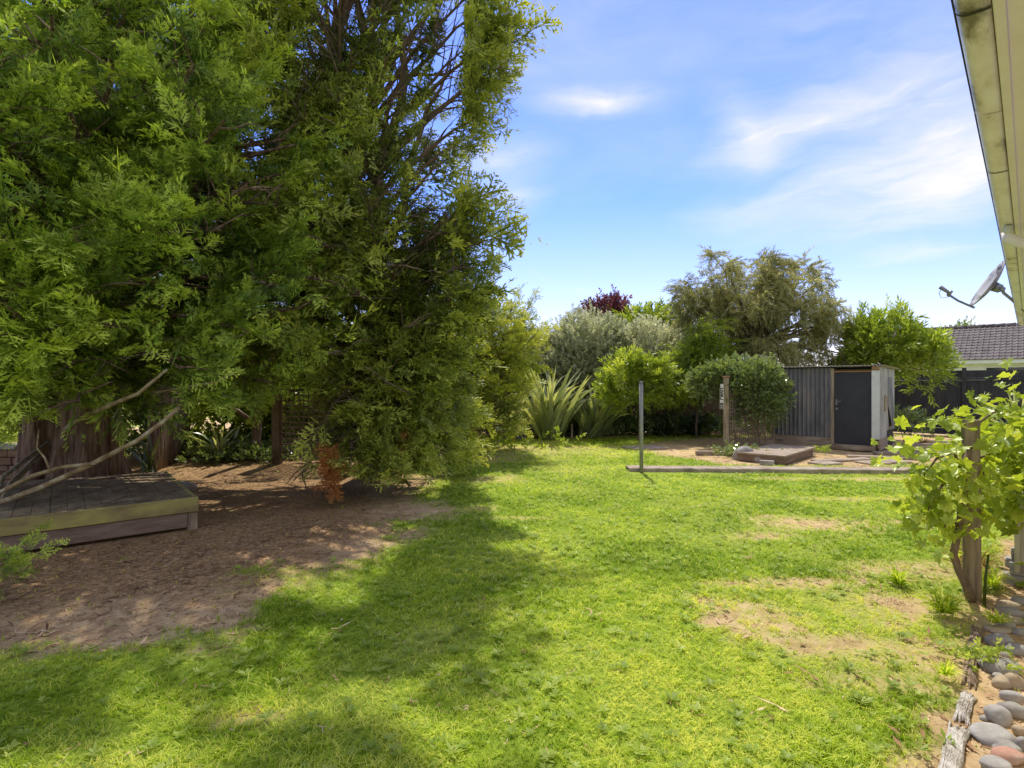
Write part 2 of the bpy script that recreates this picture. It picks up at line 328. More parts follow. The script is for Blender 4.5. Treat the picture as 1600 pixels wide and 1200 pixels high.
def spray(seed, n=6, sub=3, bw=.032):
    r = np.random.default_rng(seed); tb = TB(); Z = np.array([0, 0, 1.0]); dr = r.uniform(-.45, .05); cx = r.uniform(-.3, .3)
    ax = lambda t: np.array([cx*t*t, t, dr*t*t])
    tb.kite(ax(0), ax(1.0), bw*.8, Z, -.4, .5)
    for i in range(n):
        for sgn in (-1, 1):
            if r.uniform() < .14: continue
            t = min(.95, .08+.84*i/(n-1)+r.uniform(-.07, .07))
            L = (.52*(1-t)**.7+.10)*r.uniform(.6, 1.25); a = R_(r.uniform(28, 58)); b = ax(t)
            d = np.array([sgn*sin(a), cos(a), r.uniform(-.35, .25)]); d /= np.linalg.norm(d); tip = b+d*L; nz = unit(Z+r.normal(0, .35, 3)); k = r.uniform(-.15, .15)
            tb.kite(b, tip, bw, nz, -.2+.4*t+k, .55+.3*t+k, .5)
            for j in range(sub):
                u = .30+.5*j/max(1, sub-1)+r.uniform(-.08, .08)
                for s2 in (-1, 1):
                    if (L < .2 and j > 1) or r.uniform() < .12: continue
                    l2 = L*(.46-.24*u)*r.uniform(.7, 1.3); a2 = R_(r.uniform(30, 52))*s2
                    d2 = np.array([d[0]*cos(a2)-d[1]*sin(a2), d[0]*sin(a2)+d[1]*cos(a2), d[2]+r.uniform(-.2, .2)])
                    q = b+d*L*u; tp = q+d2*l2; sdv = np.cross(d2, nz)*bw*.85
                    tb.tri(q-sdv, q+sdv, tp, (.05+.2*t+k, .05+.2*t+k, .6+.3*t+k))
    return tb.done()
def shoot(seed, n=9, spr=None, spread=(30, 58), loose=0.):
    r = np.random.default_rng(seed); tb = TB(); bend = r.uniform(-.25, .25, 2)
    st = lambda t: np.array([bend[0]*t*t, t, bend[1]*t*t])
    for i in range(n):
        t = .05+.80*i/(n-1); ph = i*2.4+r.uniform(-.4, .4); a = R_(r.uniform(*spread))*(1-.55*t)
        d = np.array([sin(a)*cos(ph), cos(a), sin(a)*sin(ph)]); L = (.58-.22*t)*r.uniform(.8, 1.15)
        out = np.array([cos(ph), 0, sin(ph)]); M = frames(d[None], np.array([r.uniform(-.7, .7)]), out+1e-3)[0]
        merge(tb, spr[r.integers(len(spr))], M, st(t), L, -.35+.45*t)
    merge(tb, spr[0], frames((st(1)-st(.8))[None])[0], st(.82), .42, .15)
    return tb.done()
def fan(seed, n, spr):
    r = np.random.default_rng(seed); tb = TB(); bx = r.uniform(-.3, .3); dz = r.uniform(-.5, -.05); st = lambda t: np.array([bx*t*t, t, dz*t*t])
    tb.kite(st(0), st(.6), .02, (0, 0, 1), -.8, -.6)
    for i in range(n):
        sg = 1 if i % 2 else -1; t = .04+.76*i/(n-1)+r.uniform(-.05, .05); a = R_(r.uniform(24, 56))*(1-.3*t)
        d = unit(np.array([sg*sin(a), cos(a), r.uniform(-.4, .15)])); M = frames(d[None], np.array([r.normal(0, .35)]))[0]
        merge(tb, spr[r.integers(len(spr))], M, st(t), (.66-.24*t)*r.uniform(.65, 1.2), -.38+.45*t+r.uniform(-.12, .12))
    merge(tb, spr[0], frames(unit(st(1)-st(.8))[None])[0], st(.76), .5, .12)
    return tb.done()
SPR = [spray(i, 5+i % 3, 3, .030) for i in range(6)]; SPR_L = [spray(20+i, 4+i % 3, 2, .042) for i in range(6)]
SHOOT = [shoot(40+i, 6+i % 4, SPR, (25, 68)) for i in range(3)]+[fan(300+i, 5+i % 4, SPR) for i in range(8)]
SHOOT_L = [shoot(60+i, 6+i % 4, SPR_L, (20, 75)) for i in range(3)]+[fan(320+i, 5+i % 4, SPR_L) for i in range(7)]

def twig(seed, n, L, w, ang=(35, 75), droop=0., length=1., nrm_jit=.6, fold=.25):
    r = np.random.default_rng(seed); tb = TB(); st = lambda t: np.array([0, t*length, -droop*t*t*length])
    tb.kite(st(0), st(1), .012, (0, 0, 1), -.6, -.3)
    for i in range(n):
        t = .08+.92*i/(n-1); ph = i*2.4+r.uniform(-.5, .5); a = R_(r.uniform(*ang))*(1-.4*t)
        d = np.array([sin(a)*cos(ph), cos(a), sin(a)*sin(ph)-droop*.7]); d /= np.linalg.norm(d)
        nr = np.array([r.normal()*nrm_jit, r.normal()*nrm_jit-.3, 1.0]); l = L*r.uniform(.7, 1.2); dt = r.uniform(-.5, .5)
        tb.kite(st(t), st(t)+d*l, w*r.uniform(.8, 1.2), nr/np.linalg.norm(nr), dt-.1, dt+.2, .45, fold)
    return tb.done()
T_BROAD = [twig(100+i, 12, .34, .085) for i in range(5)]
T_LANCE = [twig(120+i, 12, .46, .062, (30, 70), .35) for i in range(5)]
T_SMALL = [twig(140+i, 18, .24, .065, (30, 85)) for i in range(5)]
T_FEATH = [twig(160+i, 24, .36, .030, (20, 60), .6, 1., .8) for i in range(5)]

# ------------------------------------------------------------------ ground masks
def sdpoly(x, y, poly):
    x = np.asarray(x, float); y = np.asarray(y, float); d = np.full(x.shape, 1e9); ins = np.zeros(x.shape, bool); n = len(poly)
    for i in range(n):
        ax, ay = poly[i]; bx, by = poly[(i+1) % n]; ex, ey = bx-ax, by-ay
        t = np.clip(((x-ax)*ex+(y-ay)*ey)/(ex*ex+ey*ey+1e-12), 0, 1); d = np.minimum(d, np.hypot(x-ax-t*ex, y-ay-t*ey))
        c = ((ay > y) != (by > y)) & (x < (bx-ax)*(y-ay)/((by-ay) if by != ay else 1e-9)+ax); ins ^= c
    return np.where(ins, -d, d)
TREE_DIRT = [(-3.3, 3.15), (-2.5, 3.35), (-1.9, 3.6), (-1.62, 4.4), (-1.05, 5.1), (-1.0, 6.2), (-1.25, 7.6), (-1.5, 10.3), (-2.9, 12.0), (-12, 12.5), (-14, 3.4), (-6, 2.9)]
SHED_DIRT = [(3.5, 12.0), (4.4, 10.9), (6.3, 10.35), (7.8, 10.6), (10.6, 11.6), (13.5, 13.2), (13.5, 17.5), (9.5, 16.5), (6.0, 16.0), (4.2, 15.2), (3.1, 13.8)]
REAR_DIRT = [(-1.5, 15.2), (1.0, 15.8), (4.5, 16.9), (8.0, 17.2), (14, 17.0), (14, 30), (-14, 30), (-14, 12.2), (-3, 12.8)]
WALL_D = [tuple(ed(-.34, 2.0)[:2]), tuple(ed(-.30, 4.3)[:2]), tuple(ed(-.25, 5.6)[:2]), tuple(ed(-.15, 8.5)[:2]), tuple(ed(6, 9)[:2]), tuple(ed(6, -1)[:2]), tuple(ed(-.34, -1)[:2])]
SPOTS = [(3.55, 6.2, .75, .32, .85), (2.75, 5.7, .35, .16, .65), (1.72, 3.75, .34, .28, .95), (2.05, 3.35, .30, .16, .85), (2.55, 3.15, .45, .30, .8), (2.9, 3.9, .62, .40, .95), (2.25, 4.35, .5, .12, .7),
         (2.35, 2.55, .35, .16, .6), (1.75, 2.3, .2, .1, .4), (-.7, 11.6, 1.1, .5, .75), (.5, 13.2, 1.2, .7, .6), (-.4, 9.2, .5, .35, .45), (2.1, 13.6, 1.0, .4, .5), (5.6, 9.2, 1.4, .15, .6), (-.5, 7.0, .35, .2, .6),
         (2.2, 2.9, .4, .1, .5), (4.7, 7.6, .6, .15, .45), (-1.3, 2.6, .25, .05, .5), (0.1, 6.5, .4, .08, .35), (3.4, 4.6, .5, .25, .6)]
def masks(x, y):
    """bare: 0 turf .. 1 soil; litter: brown needle litter; dry: yellowed turf"""
    n = fbm(x*1.3, y*1.3, 3)-.5; n2 = fbm(x*5, y*5, 9)-.5
    a = sdpoly(x, y, TREE_DIRT); n3 = fbm(x*11, y*11, 19)-.5; tree = np.clip(.5-(a+n*1.5+n2*1.0+n3*.7)/.75, 0, 1)
    b = sdpoly(x, y, SHED_DIRT); shed = np.clip(.5-(b+n*1.0+n2*.6)/.5, 0, 1)*.92
    c = sdpoly(x, y, REAR_DIRT); rear = np.clip(.5-(c+n*.7)/.3, 0, 1)
    d = sdpoly(x, y, WALL_D); wall = np.clip(.5-(d+n*.25+n2*.30)/.16, 0, 1)
    sp = np.zeros(np.shape(x)); dry = np.zeros(np.shape(x))
    for (cx, cy, rx, ry, k) in SPOTS:
        r = np.hypot((x-cx)/rx, (y-cy)/ry); sp = np.maximum(sp, k*np.clip((1.0-r+n*1.8+n2*2.2+(fbm(x*14, y*14, 23)-.5)*2.6)*1.5, 0, 1)*.9); dry = np.maximum(dry, np.clip(1.5-r+n*1.6, 0, 1)*.6)
    bare = np.maximum.reduce([tree, shed, rear, wall, sp])
    lit = np.clip(-a/1.1+n*1.3+.15, 0, 1)
    far = np.clip((y-8.5)/5, 0, 1)*.55
    dry = np.clip(np.maximum(dry, far*np.clip(fbm(x*.6, y*.8, 31)*2.2-.5, 0, 1))+np.clip(fbm(x*.9, y*.9, 51)-.55, 0, 1)*1.2, 0, 1)
    return bare, lit, dry
def gz(x, y):
    return .05*(fbm(np.asarray(x, float)*.35, np.asarray(y, float)*.35, 77)-.5)+.022*(fbm(np.asarray(x, float)*2.4, np.asarray(y, float)*2.4, 78)-.5)
def gz1(x, y): return float(gz(np.array([x]), np.array([y]))[0])

def ground():
    xs = np.concatenate([-np.geomspace(600, 15, 16), np.arange(-14, 15.01, .07), np.geomspace(16, 600, 16)])
    ys = np.concatenate([-np.geomspace(600, 2, 16), np.arange(-1, 22.01, .07), np.geomspace(23, 900, 18)])
    X, Y = np.meshgrid(xs, ys); Z = gz(X, Y)
    b, l, d = masks(X, Y)
    Z = Z-.012*b+.010*(fbm(X*9, Y*9, 4)-.5)*b
    ny, nx = X.shape; V = np.stack([X, Y, Z], -1).reshape(-1, 3)
    i = np.arange(ny-1)[:, None]*nx+np.arange(nx-1)[None]; F = np.stack([i, i+1, i+nx+1, i+nx], -1).reshape(-1, 4)
    me = bpy.data.meshes.new('lawn'); me.vertices.add(len(V)); me.vertices.foreach_set('co', V.astype(np.float32).ravel())
    me.loops.add(F.size); me.loops.foreach_set('vertex_index', F.astype(np.int32).ravel()); me.polygons.add(len(F)); me.polygons.foreach_set('loop_start', np.arange(0, F.size, 4, dtype=np.int32))
    for nm, a in (('bare', b), ('litter', l), ('dry', d)):
        t = me.attributes.new(nm, 'FLOAT', 'POINT'); t.data.foreach_set('value', a.ravel().astype(np.float32))
    me.update(calc_edges=True); me.polygons.foreach_set('use_smooth', np.ones(len(F), bool))
    m = bpy.data.materials.new('ground'); m.use_nodes = True; nt = m.node_tree; N = nt.nodes; L = nt.links; bs = N['Principled BSDF']; bs.inputs['Roughness'].default_value = .95; bs.inputs['Specular IOR Level'].default_value = .1
    tc = N.new('ShaderNodeTexCoord')
    def noise(sc, det=8, ro=.65):
        n = N.new('ShaderNodeTexNoise'); n.inputs['Scale'].default_value = sc; n.inputs['Detail'].default_value = det; n.inputs['Roughness'].default_value = ro; L.new(tc.outputs['Object'], n.inputs['Vector']); return n.outputs['Fac']
    def ramp(f, cs, lo=.3, hi=.7):
        r = N.new('ShaderNodeValToRGB'); L.new(f, r.inputs[0]); e = r.color_ramp.elements
        while len(e) < len(cs): e.new(.5)
        for k, c in enumerate(cs): e[k].position = lo+(hi-lo)*k/(len(cs)-1); e[k].color = lin(c)
        return r.outputs[0]
    def attr(nm):
        a = N.new('ShaderNodeAttribute'); a.attribute_name = nm; return a.outputs['Fac']
    def mix(f, a, b_):
        x = N.new('ShaderNodeMix'); x.data_type = 'RGBA'; L.new(f, x.inputs['Factor']); L.new(a, x.inputs['A']); L.new(b_, x.inputs['B']); return x.outputs['Result']
    turf = mix(attr('dry'), ramp(noise(26), [(.11, .16, .018), (.23, .33, .032), (.38, .44, .08)]), ramp(noise(20), [(.36, .33, .09), (.56, .48, .17), (.66, .55, .27)]))
    soil = ramp(noise(7), [(.36, .235, .115), (.58, .405, .215), (.74, .56, .33)])
    lit = ramp(noise(30, 10, .75), [(.15, .085, .038), (.35, .215, .10), (.60, .43, .25)], .32, .68)
    c = mix(attr('bare'), turf, mix(attr('litter'), soil, lit)); L.new(c, bs.inputs['Base Color'])
    bp = N.new('ShaderNodeBump'); bp.inputs['Strength'].default_value = .8; bp.inputs['Distance'].default_value = .025; L.new(noise(45, 10, .75), bp.inputs['Height']); L.new(bp.outputs[0], bs.inputs['Normal'])
    o = link('lawn', me, m); tag(o, kind='structure', label='wide green lawn with bare soil under the conifers', cat='lawn')
ground()

# ------------------------------------------------------------------ grass
def grass():
    def tuft(seed, nb, lean, bend):
        r = np.random.default_rng(seed); tb = TB()
        for i in range(nb):
            a = r.uniform(0, 2*pi); ln = r.uniform(*lean); h = r.uniform(.55, 1.1); o = r.normal(size=2)*.22; d = np.array([cos(a), sin(a)]); w = r.uniform(.045, .075)
            pts = [(o[0], o[1], -.05), (o[0]+d[0]*ln*.35*h, o[1]+d[1]*ln*.35*h, .5*h), (o[0]+d[0]*ln*h*(1+bend), o[1]+d[1]*ln*h*(1+bend), h*(1-.35*bend))]
            dt = r.uniform(-.6, .6); P = np.array(pts); sdv = np.array([-d[1], d[0], 0]); k = len(tb.v)
            tb.v += [P[0]-sdv*w, P[0]+sdv*w, P[1]-sdv*w*.85, P[1]+sdv*w*.85, P[2]]; tb.t += [dt-.5, dt-.5, dt, dt, dt+.35]
            tb.f += [(k, k+1, k+3), (k, k+3, k+2), (k+2, k+3, k+4)]
        return tb.done()
    T = [tuft(200+i, 4, (.2, 1.3), .5) for i in range(7)]
    bands = [(1.9, 3.2, 3500, .030), (3.2, 5, 2500, .032), (5, 8, 1300, .037), (8, 12, 620, .046), (12, 18.5, 300, .058)]
    P = []; S = []; Ti = []; W = []
    for (a, b, den, h) in bands:
        A = (.98*2*(b*b-a*a)/2)+.6*(b-a); n = int(A*den*1.05)
        y = np.sqrt(rng.uniform(a*a, b*b, n)); x = rng.uniform(-1, 1, n)*(.98*y+.3)
        bare, lit, dry = masks(x, y); pat = fbm(x*2.2, y*2.2, 61); fine = fbm(x*7, y*7, 62)
        keep = rng.uniform(0, 1, n) < np.clip(1-bare*1.12, 0.012, 1)*np.clip(.15+fine*1.6, .05, 1)*(1-.45*dry)
        keep &= (sdpoly(x, y, DECK_POLY) > .02) & ~((x > 2.1) & (x < 7.5) & (y > 9.62) & (y < 10.25)) & (sdpoly(x, y, SHED_POLY) > .03)
        x, y, pat, dry, fine, bare = (q[keep] for q in (x, y, pat, dry, fine, bare))
        P.append(np.stack([x, y, gz(x, y)-.004], 1)); lush = np.clip((pat-.45)*3, -1, 1)
        S.append(h*rng.uniform(.6, 1.35, len(x))*(1+.35*lush)*(1-.4*dry)*(1-.3*bare)); W.append(np.full(len(x), 1.0+.06*a))
        big = np.clip((fbm(x*.8, y*.8, 91)-.5)*1.6, -.3, .3)
        Ti.append(np.clip(.42+.55*dry-.22*lush+rng.normal(0, .20, len(x))+(fine-.5)*.9+big, 0, 1))
    P = np.concatenate(P); S = np.concatenate(S); Ti = np.concatenate(Ti); n = len(P)
    th = rng.uniform(0, 2*pi, n); z = np.zeros(n); o = np.ones(n)
    Rm = np.stack([np.stack([np.cos(th), -np.sin(th), z], 1), np.stack([np.sin(th), np.cos(th), z], 1), np.stack([z, z, o], 1)], 1)
    me = scatter('grass', T, P, Rm, S*.98, np.where(rng.uniform(size=n) < .05, 1.0, Ti), tgain=.28, wide=None)
    tag(link('grass', me, MT['grass']), 'short mown green grass blades covering the lawn', 'grass', kind='stuff')
    # flat clover and plantain weeds in the turf
    def ros(seed):
        r = np.random.default_rng(seed); tb = TB(); k = r.integers(6, 11)
        for i in range(k):
            a = 2*pi*i/k+r.uniform(-.3, .3); d = np.array([cos(a), sin(a), r.uniform(.15, .7)]); tb.kite((0, 0, 0), d*r.uniform(.6, 1.1), .16, (0, 0, 1), -.2, r.uniform(.1, .5), .6, .2)
        return tb.done()
    TR = [ros(i) for i in range(5)]; n = 12000; y = np.sqrt(rng.uniform(3.6, 120, n)); x = rng.uniform(-1, 1, n)*(.98*y+.2); b, l, d = masks(x, y)
    k = (rng.uniform(0, 1, n) < .25+1.4*np.clip(fbm(x*1.6, y*1.6, 13)-.5, 0, 1)*2) & (b < .75) & (sdpoly(x, y, DECK_POLY) > .1) & ~((x > 2.1) & (x < 7.5) & (y > 9.62) & (y < 10.25)) & (sdpoly(x, y, SHED_POLY) > .05)
    x = x[k]; y = y[k]; n = len(x); th = rng.uniform(0, 2*pi, n); z = np.zeros(n); o = np.ones(n)
    Rm = np.stack([np.stack([np.cos(th), -np.sin(th), z], 1), np.stack([np.sin(th), np.cos(th), z], 1), np.stack([z, z, o], 1)], 1)
    me = scatter('lawn_weeds', TR, np.stack([x, y, gz(x, y)+.012], 1), Rm, rng.uniform(.02, .055, n), rng.uniform(.2, .85, n))
    tag(link('lawn_weeds', me, MT['weed']), 'flat clover and plantain weeds spread through the lawn', 'weeds', kind='stuff')
    # needles, bark flakes and twigs on the bare soil
    def chip(seed):
        r = np.random.default_rng(seed); tb = TB()
        for i in range(3):
            a = r.uniform(0, 2*pi); o = np.array([*r.normal(size=2)*.6, r.uniform(.02, .15)]); d = np.array([cos(a), sin(a), r.uniform(-.05, .2)]); tb.kite(o, o+d*r.uniform(.5, 1.3), r.uniform(.05, .11), (0, 0, 1), r.uniform(-.5, .5), r.uniform(-.5, .6))
        return tb.done()
    TC = [chip(i) for i in range(6)]; n = 120000; y = np.sqrt(rng.uniform(4, 150, n)); x = rng.uniform(-1, 1, n)*(.98*y+.2); b, l, d = masks(x, y)
    k = (rng.uniform(0, 1, n) < .02+b*.9*np.clip(fbm(x*3, y*3, 7)*2-.4, .1, 1)) & (sdpoly(x, y, DECK_POLY) > .0); x = x[k]; y = y[k]; b = b[k]; l = l[k]; n = len(x); th = rng.uniform(0, 2*pi, n); z = np.zeros(n); o = np.ones(n)
    Rm = np.stack([np.stack([np.cos(th), -np.sin(th), z], 1), np.stack([np.sin(th), np.cos(th), z], 1), np.stack([z, z, o], 1)], 1)
    me = scatter('needle_litter', TC, np.stack([x, y, gz(x, y)-.010+.022*(b < .4)], 1), Rm, rng.uniform(.016, .05, n)*(1+1.2*(rng.uniform(size=n) < .07)), np.clip(.58-.3*l+rng.normal(0, .24, n), 0, 1))
    tag(link('needle_litter', me, MT['litter']), 'dry brown needles and bark flakes lying on the bare soil', 'litter', kind='stuff')
DK0 = np.array([-3.49, 6.05]); DKu = unit(np.array([[-1.24, -1.02]]))[0]; DKv = np.array([-.64, .768])
DECK_POLY = [tuple(DK0), tuple(DK0+DKu*3.6), tuple(DK0+DKu*3.6+DKv*3.2), tuple(DK0+DKv*2.35)]
SH0 = np.array([8.68, 12.83, 0.0])
SHED_POLY = [tuple((SH0+ed(.05, -.05))[:2]), tuple((SH0+ed(-2.5, -.05))[:2]), tuple((SH0+ed(-2.5, 2.0))[:2]), tuple((SH0+ed(.05, 2.0))[:2])]
grass()

# ------------------------------------------------------------------ conifers
def bez(p0, p1, sag, n=9, wob=.06, r=None):
    r = r or rng; t = np.linspace(0, 1, n)[:, None]; p0 = np.array(p0, float); p1 = np.array(p1, float); L = np.linalg.norm(p1-p0)
    P = p0*(1-t)+p1*t; P[:, 2] += sag*L*4*t[:, 0]*(1-t[:, 0])
    j = r.normal(0, wob*L/n*1.6, (n, 3)); j[0] = 0; j[-1] = 0; return P+j
def sun_gaps(Q):
    # chinks in the crowns through which the sun reaches the ground: leafage is thinned along sun-aligned openings
    gx = Q[:, 0]-.0227*Q[:, 2]+(.08+.03*Q[:, 2])*(fbm(Q[:, 2]*1.1, Q[:, 1]*1.1, 91, 2)-.5); gy = Q[:, 1]-Q[:, 2]*.649+.14*(fbm(Q[:, 2]*1.1+9, Q[:, 0]*1.1, 92, 2)-.5)
    fl = fbm(gx*.8+7.3, gy*2.1+1.2, 201, 3); fl2 = fbm(gx*1.3+2.1, gy*1.6+4.0, 333, 3); corner = (gy < 2.95) & (gx < -.35); lawn_ = (gx >= -1.0) & (gy < 8) & ~corner; thr = .70-.13*np.clip((gx+1.0)/.9, 0, 1)
    cut = ((fl > .575) & (gx < -1.0) & ~corner) | ((fl > .51) & corner) | ((fl2 > thr) & lawn_)
    return ~(cut & (Q[:, 2] > .5))
class Conifer:
    def __init__(s, base, seed): s.b = np.array(base, float); s.r = np.random.default_rng(seed); s.wood = MB(); s.P = []; s.Dv = []; s.S = []; s.T = []
    def limb(s, p0, p1, r0=.06, sag=.06, dens=1.0, size=.75, t0=.25, up=.35, lat=.42, tb=0.0, n=9, tw=4):
        r = s.r; P = bez(p0, p1, sag, n, .05, r); L = np.linalg.norm(np.array(p1)-np.array(p0)); s.wood.tube(P, np.linspace(r0, r0*.18, n), 6, False)
        nl = max(2, int(L*3.4*dens)); ts = t0+(1-t0)*(np.arange(nl)+r.uniform(0, 1, nl))/nl
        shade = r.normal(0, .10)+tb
        for t in ts:
            f = t*(n-1); i = min(int(f), n-2); q = P[i]+(P[i+1]-P[i])*(f-i); T = unit(P[i+1]-P[i]); sd_ = unit(np.cross(T, (0, 0, 1)))*r.choice([-1, 1])
            d = unit(T*r.uniform(.35, 1.0)+sd_*r.uniform(.3, 1.1)+np.array([0, 0, r.uniform(-.35, .75)])); l = L*lat*(1.12-t)*r.uniform(.6, 1.2)+.22
            if l > .35: s.wood.tube(bez(q, q+d*l, r.uniform(-.02, .08), 4, .05, r), [.014, .011, .008, .004], 4, False)
            k = max(1, int(tw*l/.55*dens*.55+r.uniform(0, 1)))
            for j in range(k):
                u = (j+r.uniform(.3, 1.0))/k; a = q+d*l*u; dd = unit(d*.9+r.normal(0, .45, 3)+np.array([0, 0, up])); s.P.append(a); s.Dv.append(dd); s.S.append(size*r.uniform(.5, 1.3)); s.T.append(shade+r.normal(0, .09)+.60*(t*.6+u*.4-.62))  # inner shoots darker, tips brighter: crown depth shade painted into leaf tint
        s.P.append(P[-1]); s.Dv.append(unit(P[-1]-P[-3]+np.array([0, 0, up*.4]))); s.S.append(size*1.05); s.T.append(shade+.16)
    def crown(s, root, tmpl, m, name='crown', base_t=.42, gaps=False):
        P = np.array(s.P); k = P[:, 2] > .12
        k &= ~((P[:, 0] < -2.55) & (P[:, 2] < 1.6) & (P[:, 1] > 6.9) & (s.b[0] > -4))
        P = P[k]; D = np.array(s.Dv)[k]; low = P[:, 2] < .75; D[low, 2] = np.abs(D[low, 2])*.4; S = np.array(s.S)[k]; n = len(P)
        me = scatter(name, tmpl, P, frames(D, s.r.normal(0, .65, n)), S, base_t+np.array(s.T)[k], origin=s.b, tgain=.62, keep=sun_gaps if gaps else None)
        return link(name, me, m, root)
    def random_limbs(s, n, prof, z0, z1, trunk, rise=lambda h: .15, wide=lambda a, h: 1.0, dens=lambda a, h: 1.0, **kw):
        r = s.r
        for i in range(n):
            h = z0+(z1-z0)*((i+r.uniform())/n); a = i*2.399+r.uniform(-.5, .5); a = (a+pi) % (2*pi)-pi
            if r.uniform() > dens(a, h): continue
            c = trunk(h); Rr = np.interp(h, *prof)*wide(a, h)*r.uniform(.78, 1.05); rz = rise(h)*Rr+r.uniform(-.25, .25)
            st = trunk(max(.3, h-rz*.5)); k = dict(kw)
            s.limb(st, c+np.array([cos(a)*Rr, sin(a)*Rr, rz*.5]), .03+.016*Rr, r.uniform(.0, .09), **k)

def trunk_mesh(mb, base, top, r0, r1, seed, flute=.14, n=40, m=30, flare=.55):
    r = np.random.default_rng(seed); ph = r.uniform(0, 6.28, 5); base = np.array(base, float); top = np.array(top, float); V = []
    for i in range(m):
        t = (i/(m-1))**1.6; c = base*(1-t)+top*t; h = c[2]-base[2]; rr = r0*(1-t)+r1*t
        for j in range(n):
            a = 2*pi*j/n; f = 1+flute*(.6*sin(3*a+ph[0]+h*.25)+.45*sin(5*a+ph[1]-h*.4)+.35*sin(8*a+ph[2]+h*.6)+.16*sin(13*a+ph[3]))+flare*math.exp(-h*2.2)*(.5+.35*sin(5*a+ph[1])+.25*sin(8*a+ph[2]))
            V.append(c+np.array([cos(a), sin(a), 0])*rr*f)
    F = [(i*n+j, i*n+(j+1) % n, (i+1)*n+(j+1) % n, (i+1)*n+j) for i in range(m-1) for j in range(n)]
    mb.add(V, F, True)

# --- the big cypress standing through the deck
A0 = np.array([-6.25, 7.95, 0.0]); tA = lambda h: A0+np.array([.02*h, .0, h])
rootA = empty('cypress_tree', A0, 'huge dense green cypress with fluted trunk growing through the low timber deck', 'tree')
cA = Conifer(A0, 3); trunk_mesh(cA.wood, A0, A0+(.2, 0, 7.9), .40, .05, 5)
trunk_mesh(cA.wood, A0+(-.42, -.18, 0), A0+(-.8, -.1, 6.8), .26, .04, 9, .2)
profA = ([0, 1.2, 2.0, 3.0, 4, 5, 6, 7, 8.3], [2.6, 2.9, 3.4, 3.35, 3.1, 2.75, 2.2, 1.5, .4])
widA = lambda a, h: (1.10 if -1.2 < a < .3 else 1.0)
cA.random_limbs(270, profA, 1.55, 8.0, tA, rise=lambda h: .38 if h > 3 else .10, wide=widA, dens=lambda a, h: (1.0 if -2.9 < a < .5 else .3)*(1.0 if h < 4 else .95), size=.56)
for (x, y, z) in [(-2.75, 6.4, 2.75), (-3.0, 6.2, 2.2), (-3.4, 5.6, 1.75), (-3.3, 6.3, 1.45), (-4.3, 5.4, 1.42), (-5.0, 5.0, 1.3), (-4.7, 5.2, 1.4), (-4.6, 5.2, 2.0), (-5.4, 5.1, 1.7), (-3.2, 6.0, 3.3), (-3.7, 5.5, 2.6), (-5.2, 4.9, 2.4), (-4.2, 5.1, 3.0), (-3.0, 7.0, 3.9), (-5.6, 4.9, 3.2), (-4.8, 5.0, 3.9)]:
    cA.limb(tA(z*.8+.6), (x, y, z), .055, .05, 1.35, .50, .35, .30, tb=.10)
cA.wood.build('trunk', MT['bark'], rootA, A0)
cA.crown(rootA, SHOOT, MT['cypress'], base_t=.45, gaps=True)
bb = MB()
b1 = [(-6.3, 7.4, .75), (-5.9, 6.4, .42), (-5.2, 5.55, .40), (-4.75, 5.5, .56), (-4.27, 5.5, .78), (-3.8, 5.5, 1.02), (-3.55, 5.5, 1.20), (-3.38, 5.52, 1.36)]
bb.tube(b1, np.linspace(.036, .018, 8), 8); bb.tube([(-6.3, 7.4, .8), (-5.9, 6.3, .52), (-5.15, 5.45, .50), (-4.8, 5.44, .68), (-4.5, 5.44, .77), (-4.2, 5.48, .80)], np.linspace(.028, .018, 6), 7)
bb.tube([(-4.62, 5.44, .74), (-4.68, 5.45, .86), (-4.76, 5.45, .96), (-4.74, 5.45, 1.15)], [.012, .01, .009, .006], 5)
bb.tube([(-5.9, 7.2, 1.0), (-5.0, 6.2, 1.15), (-4.35, 5.7, 1.32), (-3.85, 5.6, 1.5), (-3.55, 5.6, 1.75)], [.04, .03, .024, .02, .012], 6)
bb.tube([(-3.9, 5.9, 1.5), (-3.1, 5.7, 1.62), (-2.85, 5.6, 1.72)], [.018, .012, .005], 6)
tag(bb.build('bare_branch', MT['bark_lichen'], rootA, A0), 'bare lichen covered low branches sweeping over the deck')

# --- open, taller conifer behind the trellis
B0 = np.array([-2.35, 9.8, 0.0]); tB = lambda h: B0+np.array([-.05*h, .09*h, h])
rootB = empty('conifer_tree', B0, 'tall open conifer with drooping skirts reaching the ground and limbs against the sky', 'tree')
cB = Conifer(B0, 8); trunk_mesh(cB.wood, B0, B0+(-.2, .35, 4.0), .26, .13, 15, .10); cB.wood.tube(bez(B0+(-.2, .35, 3.7), B0+(-1.6, .6, 9.5), .05, 8, .07, cB.r), np.linspace(.12, .03, 8), 8); cB.wood.tube(bez(B0+(-.2, .35, 3.7), B0+(.5, 1.0, 12.5), -.04, 9, .07, cB.r), np.linspace(.12, .02, 9), 8); cB.wood.tube(bez(B0+(-.2, .3, 3.6), B0+(1.2, .3, 7.6), .06, 8, .07, cB.r), np.linspace(.09, .02, 8), 8)
profB = ([0, .6, 2, 3.4, 4.0, 4.5, 5.2, 6.2, 7.5, 9.5, 12], [1.3, 1.45, 1.7, 1.5, 1.1, .6, .6, 1.2, 1.8, 1.9, .5])
widB = lambda a, h: (1.25 if abs(a) > 2.0 else 1.0)*(.7 if .2 < a < 2 and h < 6 else 1.0)*(1.08 if h < 3 and -2.2 < a < -.9 else 1)
cB.random_limbs(66, profB, .7, 4.3, tB, rise=lambda h: -.18 if h < 1.6 else .12, wide=widB, dens=lambda a, h: (1.0 if -2.9 < a < .9 else .35) if h > 1.5 else (1.0 if -1.9 < a < .6 else 0), size=.62, up=.12)
